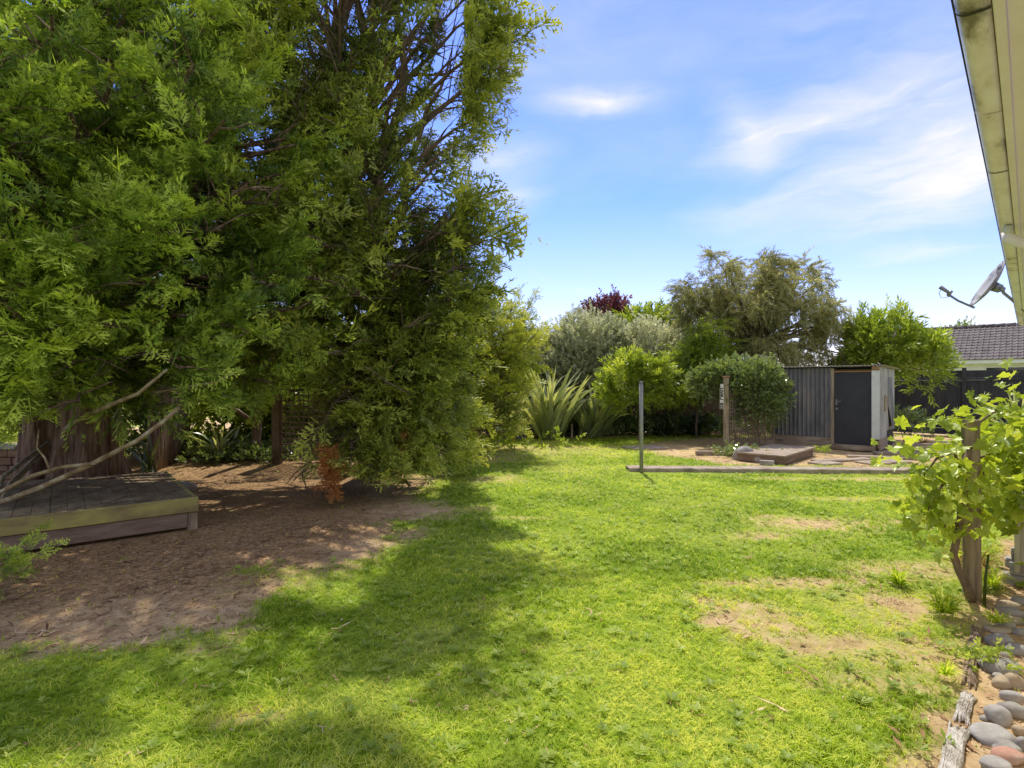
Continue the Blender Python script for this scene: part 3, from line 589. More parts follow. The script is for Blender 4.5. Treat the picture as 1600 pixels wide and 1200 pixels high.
cB.random_limbs(60, profB, 4.3, 8.2, tB, rise=lambda h: .22, wide=widB, dens=lambda a, h: .8 if (a < -.9 or a > 2.6) else .4, size=.58, up=.05, tb=-.03)
cB.random_limbs(30, profB, 8.2, 12, tB, rise=lambda h: .3, wide=widB, dens=lambda a, h: .7 if abs(a) < 1.3 else .35, size=.75, up=.2)
for (x, y, z, dn) in [(-.15, 10, 8.0, 1), (-.5, 10, 7.25, .9), (-.55, 10, 6.6, 1), (-.9, 9.9, 6.1, .8), (-1.25, 9.8, 5.6, .8), (-1.6, 9.6, 5.0, .7), (-.5, 10.2, 8.7, 1), (-.5, 10.3, 9.7, 1), (-.5, 10.4, 10.8, 1), (-.8, 10.1, 7.9, .8), (-.6, 10.2, 9.1, .9),
      (-.95, 8.4, 4.15, .9), (-.85, 8.4, 4.1, .9), (-.42, 8.2, 3.75, 1.0), (-.7, 8.1, 3.35, .9), (-.8, 8.1, 2.9, 1), (-1.0, 8.3, 2.5, .9), (-.95, 8.2, 1.9, .9), (-1.6, 7.7, 3.3, 1.1), (-1.4, 7.6, 2.4, 1), (-2.1, 7.3, 2.9, 1.1), (-2.0, 7.5, 4.2, 1.1), (-1.5, 7.9, 4.2, 1), (-2.7, 7.3, 3.6, 1.1), (-3.2, 7.2, 4.1, 1.1), (-2.4, 7.1, 2.0, 1), (-1.7, 7.4, 1.6, 1),
      (-2.4, 7.8, 5.3, .75), (-3.1, 7.7, 5.6, .75), (-3.8, 8.0, 6.2, .75), (-2.8, 8.2, 6.8, .75), (-1.9, 8.6, 6.3, 1), (-4.4, 8.6, 5.6, .75), (-2.9, 8.2, 2.6, 1.2), (-2.5, 8.0, 3.3, 1.2), (-3.4, 8.2, 3.1, 1.2), (-3.0, 8.1, 4.0, 1.2), (-3.2, 8.6, 7.8, .75), (-4.5, 9.2, 7.2, .75), (-1.6, 9.0, 7.4, .9), (-2.2, 8.6, 8.4, .9), (-3.8, 9.0, 8.6, .9), (-1.5, 9.3, 8.9, .8), (-2.9, 8.9, 9.6, .6), (-.4, 10.6, 11.8, 1), (-.9, 10.5, 11.2, 1), (-.3, 10.9, 12.8, 1), (-1.2, 10.7, 12.4, 1), (-1.7, 10.6, 11.6, .9), (-.7, 11.0, 13.5, .9), (-1.5, 11, 13.4, .9), (-.1, 10.0, 7.5, .9)]:
    cB.limb(tB(z*.72+.3), (x, y, z), .06, .05, dn*((1.4 if z > 5.4 else 1.5) if x > -1.3 else 1.1), .64, .30, .22, tb=.02)
for q_ in range(62):     # fill of the shared crown between the two trunks
    a_ = cB.r.uniform(-2.9, -.2); h_ = cB.r.uniform(1.7, 9.8); rr_ = np.interp(h_, [1.7, 3, 5, 7, 9.8], [2.0, 2.0, 2.2, 2.1, 1.5])*cB.r.uniform(.75, 1.05)
    cB.limb(np.array([-2.7-.06*h_, 9.9, h_*.75+.6]), (-3.1+cos(a_)*rr_*.85, 9.8+sin(a_)*rr_*.9, h_), .05, .04, 1.15, .62, .35, .15, tb=-.04)
for (x, y, z) in [(-3.05, 7.6, .25), (-2.75, 7.5, .35), (-2.2, 7.45, .62), (-1.65, 7.7, .38), (-1.35, 7.9, .30), (-1.15, 8.3, .55), (-1.0, 8.2, 1.2), (-2.5, 7.3, 1.1), (-2.9, 7.6, .75), (-2.3, 7.6, .45), (-1.9, 7.7, .6), (-1.5, 7.8, .7), (-2.6, 7.6, .3), (-1.8, 7.9, .3), (-1.2, 8.1, .8)]:
    cB.limb(tB(z+.9), (x, y, z), .04, .07, 1.05, .52, .3, -.05, tb=-.04)
cB.wood.build('trunk', MT['bark_thin'], rootB, B0)
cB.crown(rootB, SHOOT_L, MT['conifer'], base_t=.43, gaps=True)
dd = Conifer(B0, 31)
for (x, y, z) in [(-2.38, 7.0, .84), (-2.32, 7.0, .66), (-2.26, 7.0, .82), (-2.42, 7.02, .72), (-2.31, 6.98, .50), (-2.36, 7.0, .56), (-2.28, 7.0, .42), (-1.50, 7.8, .95), (-1.46, 7.8, .80)]:
    for q in range(2): dd.P.append(np.array([x, y, z])+rng.normal(0, .03, 3)); dd.Dv.append(unit(np.array([rng.normal(0, .2), rng.normal(0, .2), -1.0]))); dd.S.append(.30); dd.T.append(rng.normal(0, .12))
Pd = np.array(dd.P); me = scatter('dead_foliage', SHOOT_L, Pd, frames(np.array(dd.Dv)), np.array(dd.S), .5+np.array(dd.T), origin=B0)
tag(link('dead_foliage', me, MT['dead'], rootB), 'dead rust orange sprays hanging from the lowest branches')

# --- low spreading conifer further back
C0 = np.array([-.95, 13.0, 0.0]); tC = lambda h: C0+np.array([0, 0, h]); rootC = empty('juniper_tree', C0, 'low spreading olive green conifer at the far lawn edge left of the flax', 'tree')
cC = Conifer(C0, 12); trunk_mesh(cC.wood, C0, C0+(.2, 0, 3.2), .12, .02, 3, .08, 14, 12)
cC.random_limbs(60, ([0, .5, 1.5, 2.5, 3.4], [1.0, 1.2, 1.3, 1.15, .7]), .25, 3.1, tC, rise=lambda h: .45, size=.55, up=.4, tb=.12)
for p in [(.35, 12.6, 3.25), (.55, 12.7, 2.75), (.0, 12.4, 3.35), (-.9, 12.3, 3.2), (-1.6, 12.4, 3.0), (.4, 12.4, 2.1), (-.2, 12.0, 2.3), (-.1, 12.1, 1.5)]: cC.limb(tC(p[2]*.5), p, .045, .0, .9, .5, .4, .45, tb=.12)
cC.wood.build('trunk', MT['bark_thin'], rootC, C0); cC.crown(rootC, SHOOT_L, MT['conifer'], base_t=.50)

# --- small conifer shrub at the left picture edge
S0 = np.array([-3.92, 4.0, 0.0]); rootS = empty('conifer_shrub', S0, 'small bushy conifer seedling in front of the deck at the left edge', 'shrub')
cS = Conifer(S0, 17); cS.wood.tube([S0, S0+(0, 0, .18), S0+(.02, 0, .34)], [.02, .015, .006], 6)
for i in range(16):
    a = i*2.4; cS.limb(S0+(0, 0, .03+.014*i), S0+np.array([cos(a)*.17, sin(a)*.17, .08+.016*i]), .006, .02, 2.0, .15, .3, .4)
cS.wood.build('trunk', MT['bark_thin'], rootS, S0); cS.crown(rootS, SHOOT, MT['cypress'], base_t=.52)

# ------------------------------------------------------------------ broadleaf trees, hedges and bushes
def leafy(name, base, blobs, tmpl, m, n, size, label, cat='tree', tr=.08, clumps=26, spread=.30, up=.3, out=1.0, base_t=.42, group=None, bark='bark_thin', droop=False, seed=1, limbs=14, shell=.45, hf=.2, stems=1, tname='trunk', jit=.6):
    r = np.random.default_rng(seed); base = np.array(base, float); root = empty(name, base, label, cat, group=group); w = MB()
    wt = np.array([b[3]*b[4]*b[5] for b in blobs])**.75; wt /= wt.sum(); P = []; D = []; T = []; S = []; cs = []
    z0 = min(b[2]-b[5] for b in blobs); z1 = max(b[2]+b[5] for b in blobs)
    for bi, b in enumerate(blobs):
        k = max(2, int(clumps*wt[bi]+.5)); c = np.array(b[:3]); rad = np.array(b[3:6])
        v = unit(r.normal(size=(k, 3))); v[:, 2] = np.where(v[:, 2] < -.35, -v[:, 2]*.5, v[:, 2]); rr = r.uniform(shell, 1.0, k)**.6
        cc = c+v*rad*rr[:, None]; per = int(n*wt[bi]/k)+1
        for q in range(k):
            cs.append((cc[q], r.uniform())); g = r.normal(size=(per, 3))*rad*spread*r.uniform(.7, 1.25); p = cc[q]+g
            lim = (p-c)/rad; e = np.linalg.norm(lim, axis=1); p = np.where((e > 1.12)[:, None], c+lim/e[:, None]*rad*1.05, p)
            P.append(p); dv = unit(p-c)*out+r.normal(0, jit, (per, 3))+np.array([0, 0, -.55 if droop else up]); D.append(unit(dv))
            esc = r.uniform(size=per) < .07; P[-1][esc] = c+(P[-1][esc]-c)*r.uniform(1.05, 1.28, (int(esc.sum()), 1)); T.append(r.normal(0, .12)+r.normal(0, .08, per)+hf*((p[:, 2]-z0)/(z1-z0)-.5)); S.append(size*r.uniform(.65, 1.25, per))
    P = np.concatenate(P); D = np.concatenate(D); T = np.concatenate(T); S = np.concatenate(S); k = P[:, 2] > .10; P, D, T, S = P[k], D[k], T[k], S[k]
    mid = np.average([b[:3] for b in blobs], axis=0, weights=wt); H = z0+(z1-z0)*.35; fork = np.array([base[0]*.6+mid[0]*.4, base[1]*.6+mid[1]*.4, max(base[2]+.25, H)])
    for st in range(stems):
        o = np.array([r.normal(0, .25), r.normal(0, .2), 0]) if stems > 1 else np.zeros(3)
        w.tube(bez(base+o*.6, fork+o, .0, 6, .05, r), np.linspace(tr, tr*.6, 6), 8, False)
    order = r.permutation(len(cs))[:limbs]
    for q in order: w.tube(bez(fork, cs[q][0], r.uniform(0, .1), 6, .08, r), np.linspace(tr*.5, tr*.08, 6), 5, False)
    w.build(tname, MT[bark], root, base)
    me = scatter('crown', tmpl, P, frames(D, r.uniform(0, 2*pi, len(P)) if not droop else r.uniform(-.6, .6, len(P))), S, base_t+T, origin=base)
    link('crown', me, m, root); return root

Hd = T_SMALL
leafy('hedge_shrub', (1.0, 18.2, 0), [(1.0, 18.2, 1.7, 1.2, .9, 1.5)], Hd, MT['hedge'], 2600, .34, 'leafy olive green hedge shrub directly behind the large flax clump', 'shrub', seed=21, clumps=40, group='clipped hedge shrubs along the rear boundary', stems=3, tr=.05, base_t=.38)
leafy('hedge_shrub', (2.55, 18.0, 0), [(2.5, 18.0, 2.1, 1.2, 1.0, 1.6), (2.0, 17.9, 1.5, 1.1, .9, 1.3)], Hd, MT['hedge'], 3600, .34, 'tallest silvery hedge shrub below the dark red tree', 'shrub', seed=22, clumps=50, group='clipped hedge shrubs along the rear boundary', stems=3, tr=.05, base_t=.5, up=.9)
leafy('hedge_shrub', (4.4, 18.0, 0), [(4.3, 18.0, 2.0, 1.3, 1.0, 1.42), (5.3, 18.3, 1.7, 1.0, .9, 1.4)], Hd, MT['hedge'], 3600, .34, 'pale silvery hedge shrub behind the small lime green tree', 'shrub', seed=23, clumps=50, group='clipped hedge shrubs along the rear boundary', stems=3, tr=.05, base_t=.52, up=.9)
leafy('red_leaf_tree', (3.9, 22.5, 0), [(3.9, 22.5, 3.7, 1.0, .9, 1.3), (3.3, 22.5, 4.3, .4, .4, .5), (4.3, 22.5, 4.6, .5, .4, .5)], T_BROAD, MT['red'], 800, .36, 'dark red leaved tree top rising behind the hedge', 'tree', seed=24)
leafy('green_tree', (5.4, 21.5, 0), [(5.3, 21.5, 3.0, 1.6, 1.2, 1.4), (6.2, 21.5, 3.3, .8, .8, 1.0), (4.6, 21.4, 3.3, .9, .8, .9)], T_BROAD, MT['green'], 1600, .42, 'mid green tree behind the hedge right of the red tree', 'tree', seed=25, base_t=.35)
leafy('young_fruit_tree', (3.55, 15.2, 0), [(3.1, 15.1, 1.75, .5, .55, .55), (3.75, 15.2, 1.85, .45, .5, .6), (4.25, 15.2, 1.5, .5, .55, .5), (3.5, 15.0, 1.15, .7, .5, .35), (4.55, 15.5, 1.3, .35, .4, .4), (2.7, 15.1, 1.35, .3, .4, .35)], T_LANCE, MT['lime'], 1300, .30, 'small lime green fruit tree right behind the bare pole', 'tree', seed=26, tr=.05, base_t=.5, clumps=48, spread=.19, up=-.1, limbs=26)
leafy('wattle_tree', (7.6, 17.4, 0), [(7.3, 17.2, 4.2, 2.0, 1.5, 1.65), (8.9, 17.3, 3.9, 1.6, 1.4, 1.6), (6.2, 17.0, 3.3, 1.1, 1.2, 1.4), (9.9, 17.2, 3.3, .9, 1.0, 1.1), (8.0, 16.8, 2.4, 2.2, 1.2, .9), (6.1, 16.7, 1.9, .8, .9, .8), (6.5, 17, 5.2, .5, .4, .45), (7.9, 17, 5.4, .6, .4, .4), (9.2, 17, 5.1, .5, .4, .4), (5.3, 17, 4.0, .4, .3, .35)], T_FEATH, MT['wattle'], 4300, .36, 'large grey olive tree with feathery drooping foliage behind the shed', 'tree', seed=27, tr=.14, droop=True, clumps=120, spread=.125, base_t=.46, limbs=110, hf=.1, jit=.95, shell=.25)
leafy('peach_tree', (11.0, 16.0, 0), [(10.9, 16.0, 2.5, .8, .8, 1.15), (11.8, 15.8, 1.95, .7, .7, .8), (12.0, 15.7, 2.55, .3, .4, .5), (10.4, 16.1, 2.0, .6, .6, .8)], T_LANCE, MT['green'], 1500, .36, 'green peach tree with long leaves right of the shed', 'tree', seed=28, tr=.07, base_t=.5, clumps=64, up=.2, spread=.17, limbs=40)
leafy('distant_tree', (33.5, 40.5, 0), [(33.5, 40.5, 4.4, 1.4, 1.2, 1.4)], T_SMALL, MT['green'], 500, .5, 'round dark tree top showing above the neighbouring roof', 'tree', seed=29, base_t=.1)
leafy('willow_shrub', (5.5, 16.2, 0), [(5.45, 16.2, 1.9, .8, .6, 1.0), (5.0, 16.1, 1.4, .6, .5, .7), (5.9, 16.2, 2.7, .6, .5, .7)], T_FEATH, MT['lime'], 1100, .36, 'light yellow green feathery shrub between the fruit tree and the wattle', 'shrub', seed=34, base_t=.35, droop=True, tr=.04, spread=.2, clumps=40)
# sunlit growth seen through and beyond the conifers
bgl = [(-10.5, 15.5, 2.6, 1.8, 'green', 'broad green tree beyond the paling fence at the far left'), (-8.2, 16.0, 2.0, 1.6, 'lime', 'sunlit yellow green bush glimpsed beyond the paling fence'), (-6.0, 15.3, 1.7, 1.5, 'lime', 'sunlit yellow green bush seen left of the trellis panel'),
       (-4.2, 16.4, 2.1, 1.7, 'green', 'green bush standing behind the trellis panel'), (-2.4, 16.6, 2.2, 1.5, 'lime', 'yellow green bush behind the drooping conifer'), (-.8, 17.4, 1.9, 1.4, 'green', 'green bush behind the low spreading conifer'), (-13.5, 13.5, 3.0, 2.2, 'green', 'large green tree at the far left behind the cypress'), (-7.0, 19.5, 3.0, 2.4, 'green', 'tall green tree deep behind the sunlit bushes'),
       (-8.9, 11.6, 2.2, 1.3, 'ivy', 'dark shaded bush between the cypress trunk and the palings'), (-6.9, 13.0, 1.9, 1.2, 'lime', 'sunlit bush just beyond the dark palings'), (-5.2, 13.6, 1.7, 1.1, 'lime', 'sunlit yellow green bush behind the slim trunk'), (-3.6, 13.9, 1.9, 1.2, 'lime', 'sunlit bush filling the trellis background'), (-2.0, 14.6, 1.6, 1.0, 'green', 'green bush between the drooping conifer and the low conifer'), (-10.6, 10.2, 2.0, 1.2, 'green', 'green bush left of the stone stack')]
for i, (x, y, h, w_, mm, lab) in enumerate(bgl):
    leafy('garden_bush' if h < 2.5 else 'garden_tree', (x, y, 0), [(x, y, h*.55, w_, 1.1, h*.6), (x+.5, y+.1, h*.8, w_*.6, .9, h*.5)], T_BROAD, MT[mm], 1100, .44, lab, 'bush' if h < 2.5 else 'tree', seed=40+i, base_t=.5, stems=2, tr=.05, group='trees and bushes beyond the conifers')
leafy('boundary_bush', (7.0, 20.2, 0), [(7.0, 20.2, 1.5, 2.2, .9, 1.4)], T_BROAD, MT['green'], 1000, .42, 'green bush low behind the wattle tree trunk', 'bush', seed=52, stems=2, tr=.05)
leafy('leafy_weed', (10.75, 14.9, 0), [(10.75, 14.9, .4, .4, .4, .35), (10.3, 15.2, .55, .3, .3, .4)], T_BROAD, MT['glossy'], 130, .26, 'low leafy green plant at the fence foot beside the shed', 'plant', seed=53, tr=.012, tname='stem', base_t=.6)

def twig_tree_trunk(): pass
# slim dark trunk visible left of the trellis
mb = MB(); mb.tube(bez((-5.35, 11.3, 0), (-5.2, 11.5, 3.2), .0, 7, .03), np.linspace(.10, .07, 7), 9); mb.tube([(-5.33, 11.35, .75), (-5.7, 11.3, 1.05), (-6.2, 11.3, 1.2)], [.05, .04, .03], 6)
solo(mb, 'slim_tree_trunk', MT['bark'], (-5.35, 11.3, 0), 'slim dark tree trunk with a crooked side limb left of the trellis', 'trunk')

# ------------------------------------------------------------------ flax and strap-leaved clumps
def flax(name, base, n, L, m, label, w=.035, droop=.5, base_t=.4, seed=1, cat='plant', group=None, spread=.75, yellow=.1):
    r = np.random.default_rng(seed); tb = TB()
    for i in range(n):
        a = r.uniform(0, 2*pi); el = r.uniform(.15, 1.0)**.8*spread; l = L*r.uniform(.55, 1.1); h = np.array([cos(a), sin(a), 0]); dr = droop*r.uniform(.2, 1.2); pts = []
        o = np.array([r.normal(0, .08), r.normal(0, .08), 0])*L*.8
        for t in np.linspace(0, 1, 8): pts.append(o+h*l*(sin(el)*t+dr*.35*t**3)+np.array([0, 0, l*(cos(el)*t-dr*.55*t**3.2)]))
        pts = [np.array([p[0], p[1], max(p[2], .03)]) for p in pts]
        dt = r.normal(0, .2)+(.55 if r.uniform() < yellow else 0); side = np.cross(h, (0, 0, 1)); nr = np.cross(side, unit(pts[3]-pts[0]))+r.normal(0, .45, 3)
        tb.strip(pts, [w*.6, w*.9, w, w, w*.95, w*.8, w*.5, w*.05], nr, dt-.15, dt+.25)
    V, F, t = tb.done(); me = scatter(name, [(V, F, t)], np.zeros((1, 3)), np.eye(3)[None], np.ones(1), np.array([base_t]), tgain=1.0)
    o = link(name, me, m, None, base); return tag(o, label, cat, group)
flax('flax_bush', (1.05, 15.7, 0), 150, 2.35, MT['flax'], 'largest grey green flax clump with arching sword leaves beside the blue grey blocks', .055, .45, .55, 1, spread=.6, group='flax clumps along the rear boundary')
flax('flax_bush', (2.35, 16.1, 0), 130, 2.0, MT['flax'], 'dark flax clump between the largest flax and the small lime tree', .05, .55, .45, 2, spread=.65, group='flax clumps along the rear boundary')
flax('flax_bush', (-.25, 15.5, 0), 70, 1.9, MT['flax'], 'sparse yellow green flax clump beside the pale stake', .045, .4, .6, 3, group='flax clumps along the rear boundary', yellow=.35)
flax('strap_leaf_plant', (4.6, 16.9, 0), 90, 1.15, MT['flax_dark'], 'dark low strap leaved clump right of the pole against the fence', .028, 1.0, .4, 4, spread=1.1, yellow=.15)
flax('strap_leaf_plant', (5.7, 17.0, 0), 90, 1.15, MT['flax_dark'], 'dark low strap leaved clump just left of the sign post', .028, 1.0, .4, 5, spread=1.1, yellow=.15)
flax('flax_bush', (2.95, 17.0, 0), 60, 1.6, MT['flax'], 'upright flax clump rising left of the small lime tree', .045, .4, .5, 7, group='flax clumps along the rear boundary', spread=.5)
flax('strap_leaf_plant', (-6.0, 11.2, 0), 26, 1.0, MT['flax'], 'grey green strap leaved plant beside the dark paling fence', .03, .5, .5, 6)
flax('strap_leaf_plant', (5.6, 5.95, 0.9), 26, .75, MT['flax'], 'spiky yellow green cordyline head above the grapevine', .02, .3, .75, 8, yellow=.4)
flax('orange_tussock', (10.6, 14.0, 0), 70, .32, MT['tussock'], 'left orange tussock on the bare bed by the dark fence', .006, .7, .5, 9, 'grass', 'orange tussock grasses')
flax('orange_tussock', (11.35, 13.9, 0), 70, .32, MT['tussock'], 'right orange tussock on the bare bed by the dark fence', .006, .7, .5, 10, 'grass', 'orange tussock grasses')
flax('orange_tussock', (3.85, 4.55, 0), 120, .38, MT['tussock'], 'large orange brown tussock under the grapevine beside its post', .004, .9, .4, 11, 'grass', 'orange tussock grasses')
flax('grass_tuft', (2.98, 3.75, 0), 120, .23, MT['grass'], 'tall bright grass tuft left of the grapevine post', .005, .8, .35, 12, 'grass', yellow=.05)
flax('grass_tuft', (3.2, 3.6, 0), 70, .16, MT['grass'], 'shorter grass tuft beside the brown edging timber', .005, .9, .5, 13, 'grass', yellow=.1)
flax('grass_tuft', (3.05, 4.3, 0), 70, .2, MT['grass'], 'grass tuft at the foot of the vine stem', .005, .8, .35, 14, 'grass')
flax('grass_tuft', (3.75, 4.25, 0), 60, .22, MT['grass'], 'grass tuft between the grapevine post and the cream unit', .005, .8, .45, 15, 'grass')
flax('grass_tuft', (2.35, 2.95, 0), 60, .14, MT['grass'], 'small grass tuft on bare soil beside the silver edging timber', .005, .9, .5, 16, 'grass')

def ground_leaves(name, base, n, rx, ry, h, size, m, label, cat, seed, kind=None, base_t=.5):
    r = np.random.default_rng(seed); P = np.stack([r.normal(0, rx*.5, n), r.normal(0, ry*.5, n), np.abs(r.normal(h*.5, h*.3, n))], 1); D = r.normal(0, 1, (n, 3)); D[:, 2] = np.abs(D[:, 2])*.6+.2
    me = scatter(name, T_BROAD, P, frames(D, r.uniform(0, 6, n)), size*r.uniform(.7, 1.2, n), base_t+r.normal(0, .12, n)); o = link(name, me, m, None, base); return tag(o, label, cat, kind=kind)
ground_leaves('ivy', (-5.6, 11.6, 0), 420, 1.6, .9, .22, .26, MT['ivy'], 'dark ivy ground cover between the paling fence and the trellis', 'ivy', 3, 'stuff')
ground_leaves('ground_cover', (3.2, 17.4, 0), 1500, 6.0, .8, .42, .34, MT['ivy'], 'dark leafy ground cover filling the rear border under the hedge', 'ground cover', 9, 'stuff', base_t=.45)
ground_leaves('ground_cover', (-4.5, 13.6, 0), 900, 4.5, 1.2, .35, .34, MT['green'], 'green ground cover under the bushes beyond the conifers', 'ground cover', 10, 'stuff', base_t=.5)
ground_leaves('broadleaf_weed', (2.70, 3.1, 0), 22, .12, .09, .05, .10, MT['weed'], 'bright broad leaved weed beside the silver edging timber', 'weed', 4, base_t=.6)
ground_leaves('broadleaf_weed', (5.1, 12.0, 0), 110, .6, .35, .16, .18, MT['glossy'], 'dark leafy weeds at the foot of the sign post', 'weed', 5, base_t=.55)
ground_leaves('broadleaf_weed', (7.05, 12.5, 0), 16, .12, .10, .14, .15, MT['weed'], 'small leafy weed beside the wooden step platform', 'weed', 6, base_t=.5)
ground_leaves('broadleaf_weed', (3.5, 3.55, 0), 10, .07, .06, .04, .07, MT['weed'], 'small weed growing between the river stones', 'weed', 7, base_t=.55)

# ------------------------------------------------------------------ deck, palings, trellis on the left
deck = empty('timber_deck', (DK0[0], DK0[1], 0), 'low dark timber deck with mossy edge built around the cypress trunk', 'deck')
def dk(u, v, z): return np.array([*(DKu*u+DKv*v), z])
mpd = lambda p: dk(p[0], p[1], p[2])
top = MB(); u = .0
while u < 3.6:
    top.box(u+.001, u+.1385, .045, 2.35+.22*u, .295+random.uniform(-.003, .003), .335+random.uniform(-.003, .003), mpd, .004); u += .14
top.build('deck_boards', MT['deck'], deck)
f = MB(); f.box(-.005, 3.6, -.002, .043, .185, .345, mpd, .006); tag(f.build('edge_board', MT['moss_timber'], deck), 'upper edge board green with moss')
f = MB(); f.box(.10, 3.6, .012, .05, .02, .18, mpd, .005); f.build('lower_board', MT['brown_board'], deck)
f = MB(); f.box(-.006, .040, .045, 2.35, .19, .342, mpd, .005); f.build('edge_board', MT['moss_timber'], deck)
f = MB(); f.box(.0, .095, .03, .12, -.05, .183, mpd, .005); f.build('corner_post', MT['timber_v'], deck)
f = MB(); f.box(.05, .08, .13, 2.3, .03, .18, mpd, .005); f.build('lower_board', MT['brown_board'], deck)

def stone_mesh(seed, sx, sy, sz, lump=.18, flat=0.55):
    import bmesh
    bm = bmesh.new(); bmesh.ops.create_icosphere(bm, subdivisions=3, radius=1); r = np.random.default_rng(seed); W = r.normal(size=(7, 3))*1.6; ph = r.uniform(0, 6, 7)
    for v in bm.verts:
        p = np.array(v.co); k = 1+lump*sum(sin(W[i]@p+ph[i]) for i in range(7))/3.2; k += .035*sum(sin(W[i]@p*2.7+ph[i]*2) for i in range(7))/2; q = np.sign(p)*np.abs(p)**.85*k; v.co = (q[0]*sx, q[1]*sy, q[2]*sz)
    for fc in bm.faces: fc.smooth = True
    me = bpy.data.meshes.new('stone'); bm.to_mesh(me); bm.free(); return me
def stone(name, x, y, sx, sy, sz, m, label, seed, rz=0., cat='stone', group=None, z=None):
    o = link(name, stone_mesh(seed, sx, sy, sz), m, None, (x, y, (gz1(x, y)-.01 if z is None else z)+sz*.40)); o.rotation_euler = (0, 0, rz); return tag(o, label, cat, group)
pw = DK0+DKu*1.85+DKv*.75
stone('flat_stone', pw[0], pw[1], .10, .055, .025, MT['stone_pale'], 'flat pale stone lying on the deck before the trunk', 1, .4, z=.33)
pw = DK0+DKv*2.15; stone('round_stone', pw[0]-.15, pw[1]+.55, .22, .12, .10, MT['stone_grey'], 'grey stone at the back corner of the deck', 2, .4)

n_ = 2600; u_ = rng.uniform(.05, 3.5, n_); v_ = rng.uniform(.05, 2.3, n_); kk_ = rng.uniform(size=n_) < np.clip(fbm(u_*2, v_*2, 71)*2.2-.55+.35*(v_ > 1.2), .05, 1); u_, v_ = u_[kk_], v_[kk_]; n_ = len(u_)
tcl = TB()
for i in range(3): tcl.kite((rng.normal(0, .5), rng.normal(0, .5), .03), (rng.normal(0, .9), rng.normal(0, .9), .10), .10, (0, 0, 1), rng.uniform(-.5, .5), rng.uniform(-.5, .5))
pp_ = np.stack([DK0[0]+DKu[0]*u_+DKv[0]*v_, DK0[1]+DKu[1]*u_+DKv[1]*v_, np.full(n_, .337)], 1); th_ = rng.uniform(0, 6.28, n_); z_ = np.zeros(n_); o_ = np.ones(n_)
tag(link('deck_litter', scatter('deck_litter', [tcl.done()], pp_, np.stack([np.stack([np.cos(th_), -np.sin(th_), z_], 1), np.stack([np.sin(th_), np.cos(th_), z_], 1), np.stack([z_, z_, o_], 1)], 1), rng.uniform(.03, .07, n_), rng.uniform(.2, .8, n_)), MT['litter']), 'brown needle litter scattered over the timber deck', 'litter', kind='stuff')
pal = empty('paling_fence', (-6.55, 9.9, 0), 'dark weathered round paling fence standing behind the deck', 'fence')
q = MB(); r_ = np.random.default_rng(4); k = 0
for i in range(20):
    t = i/19; c = np.array([-6.55-.6*t, 9.9+2.1*t]); rr = r_.uniform(.045, .062); h = r_.uniform(1.75, 2.0); x, y = c-np.array([6.55*-1, 9.9])
    pts = [(x+r_.normal(0, .01), y+r_.normal(0, .012), z) for z in np.linspace(-.05, h, 5)]; q.tube(pts, [rr*1.05, rr, rr, rr*.96, rr*.9], 8)
q.build('palings', MT['palings'], pal)
q = MB(); q.tube([(-.05, .0, .4), (-.68, 2.1, .4)], .035, 6); q.build('rail', MT['palings'], pal); q = MB(); q.tube([(-.05, .0, 1.4), (-.68, 2.1, 1.4)], .035, 6); q.build('rail', MT['palings'], pal)
flax('strap_leaf_plant', (-6.35, 9.6, 0), 12, .9, MT['flax_dark'], 'few pale strap leaves leaning at the paling fence end', .03, .3, .6, 33)

tr = empty('trellis_panel', (-4.75, 11.0, 0), 'dark square lattice trellis panel between two posts under the conifer', 'trellis', math.atan2(-.7, 1.9))
TL = 2.02
for x, nm in ((0, 'post'), (TL, 'post')):
    q = MB(); w_ = .10 if x == 0 else .06; q.box(x-w_, x+w_, -.05, .05, -.05, 2.05, None, .006); q.build(nm, MT['trellis'] if x == 0 else MT['timber_v'], tr)
q = MB()
for i in range(17): x = .12+i*(TL-.22)/16; q.box(x-.013, x+.013, -.022, -.010, .15, 1.95)
for i in range(17): z = .17+i*1.76/16; q.box(.10, TL-.06, -.0095, .003, z-.013, z+.013)
q.build('lattice', MT['trellis'], tr)

sw = empty('stone_stack', (-8.35, 8.6, 0), 'low stack of stone and brick with pale slab cap left of the trunk', 'wall', .15)
r_ = np.random.default_rng(6); q = MB(); z = 0.0
while z < .52:
    h = r_.uniform(.09, .13); x = -.5
    while x < .55: l = r_.uniform(.16, .30); q.box(x, x+l-.012, -.18+r_.uniform(-.015, .015), .18, z, z+h-.010, None, .012); x += l
    z += h
q.build('stones', MT['brick'], sw); q = MB(); q.box(-.58, .60, -.24, .24, z, z+.055, None, .01); q.build('cap_slab', MT['stone_pale'], sw)

# ------------------------------------------------------------------ boundary bits at the rear
def xf(x, y, rz):
    c, s = cos(rz), sin(rz); return lambda p: np.array([x+c*p[0]-s*p[1], y+s*p[0]+c*p[1], p[2]])
bf = empty('brown_fence', (-3.0, 19.2, 0), 'dark brown vertical board fence behind the hedge and lime tree', 'fence', .0)
q = MB(); x = 0.0
while x < 12.2: q.box(x, x+.145, 0, .02, .03, 1.7+random.uniform(-.01, .01)); x += .15
q.build('boards', MT['palings'], bf)
for zz in (.4, 1.35): q = MB(); q.box(0, 12.2, .021, .07, zz, zz+.09); q.build('rail', MT['palings'], bf)
bs = empty('block_stack', (.42, 15.85, 0), 'stack of blue grey blocks half hidden beside the large flax', 'blocks', .1)
for j in range(4):
    for i in range(2): q = MB(); q.box(-.36+.36*i+.05*(j % 2)+.004, -.02+.36*i+.05*(j % 2), -.12, .12, .125*j+.002, .125*j+.12, None, .008); q.build('block', MT['blue_block'], bs)
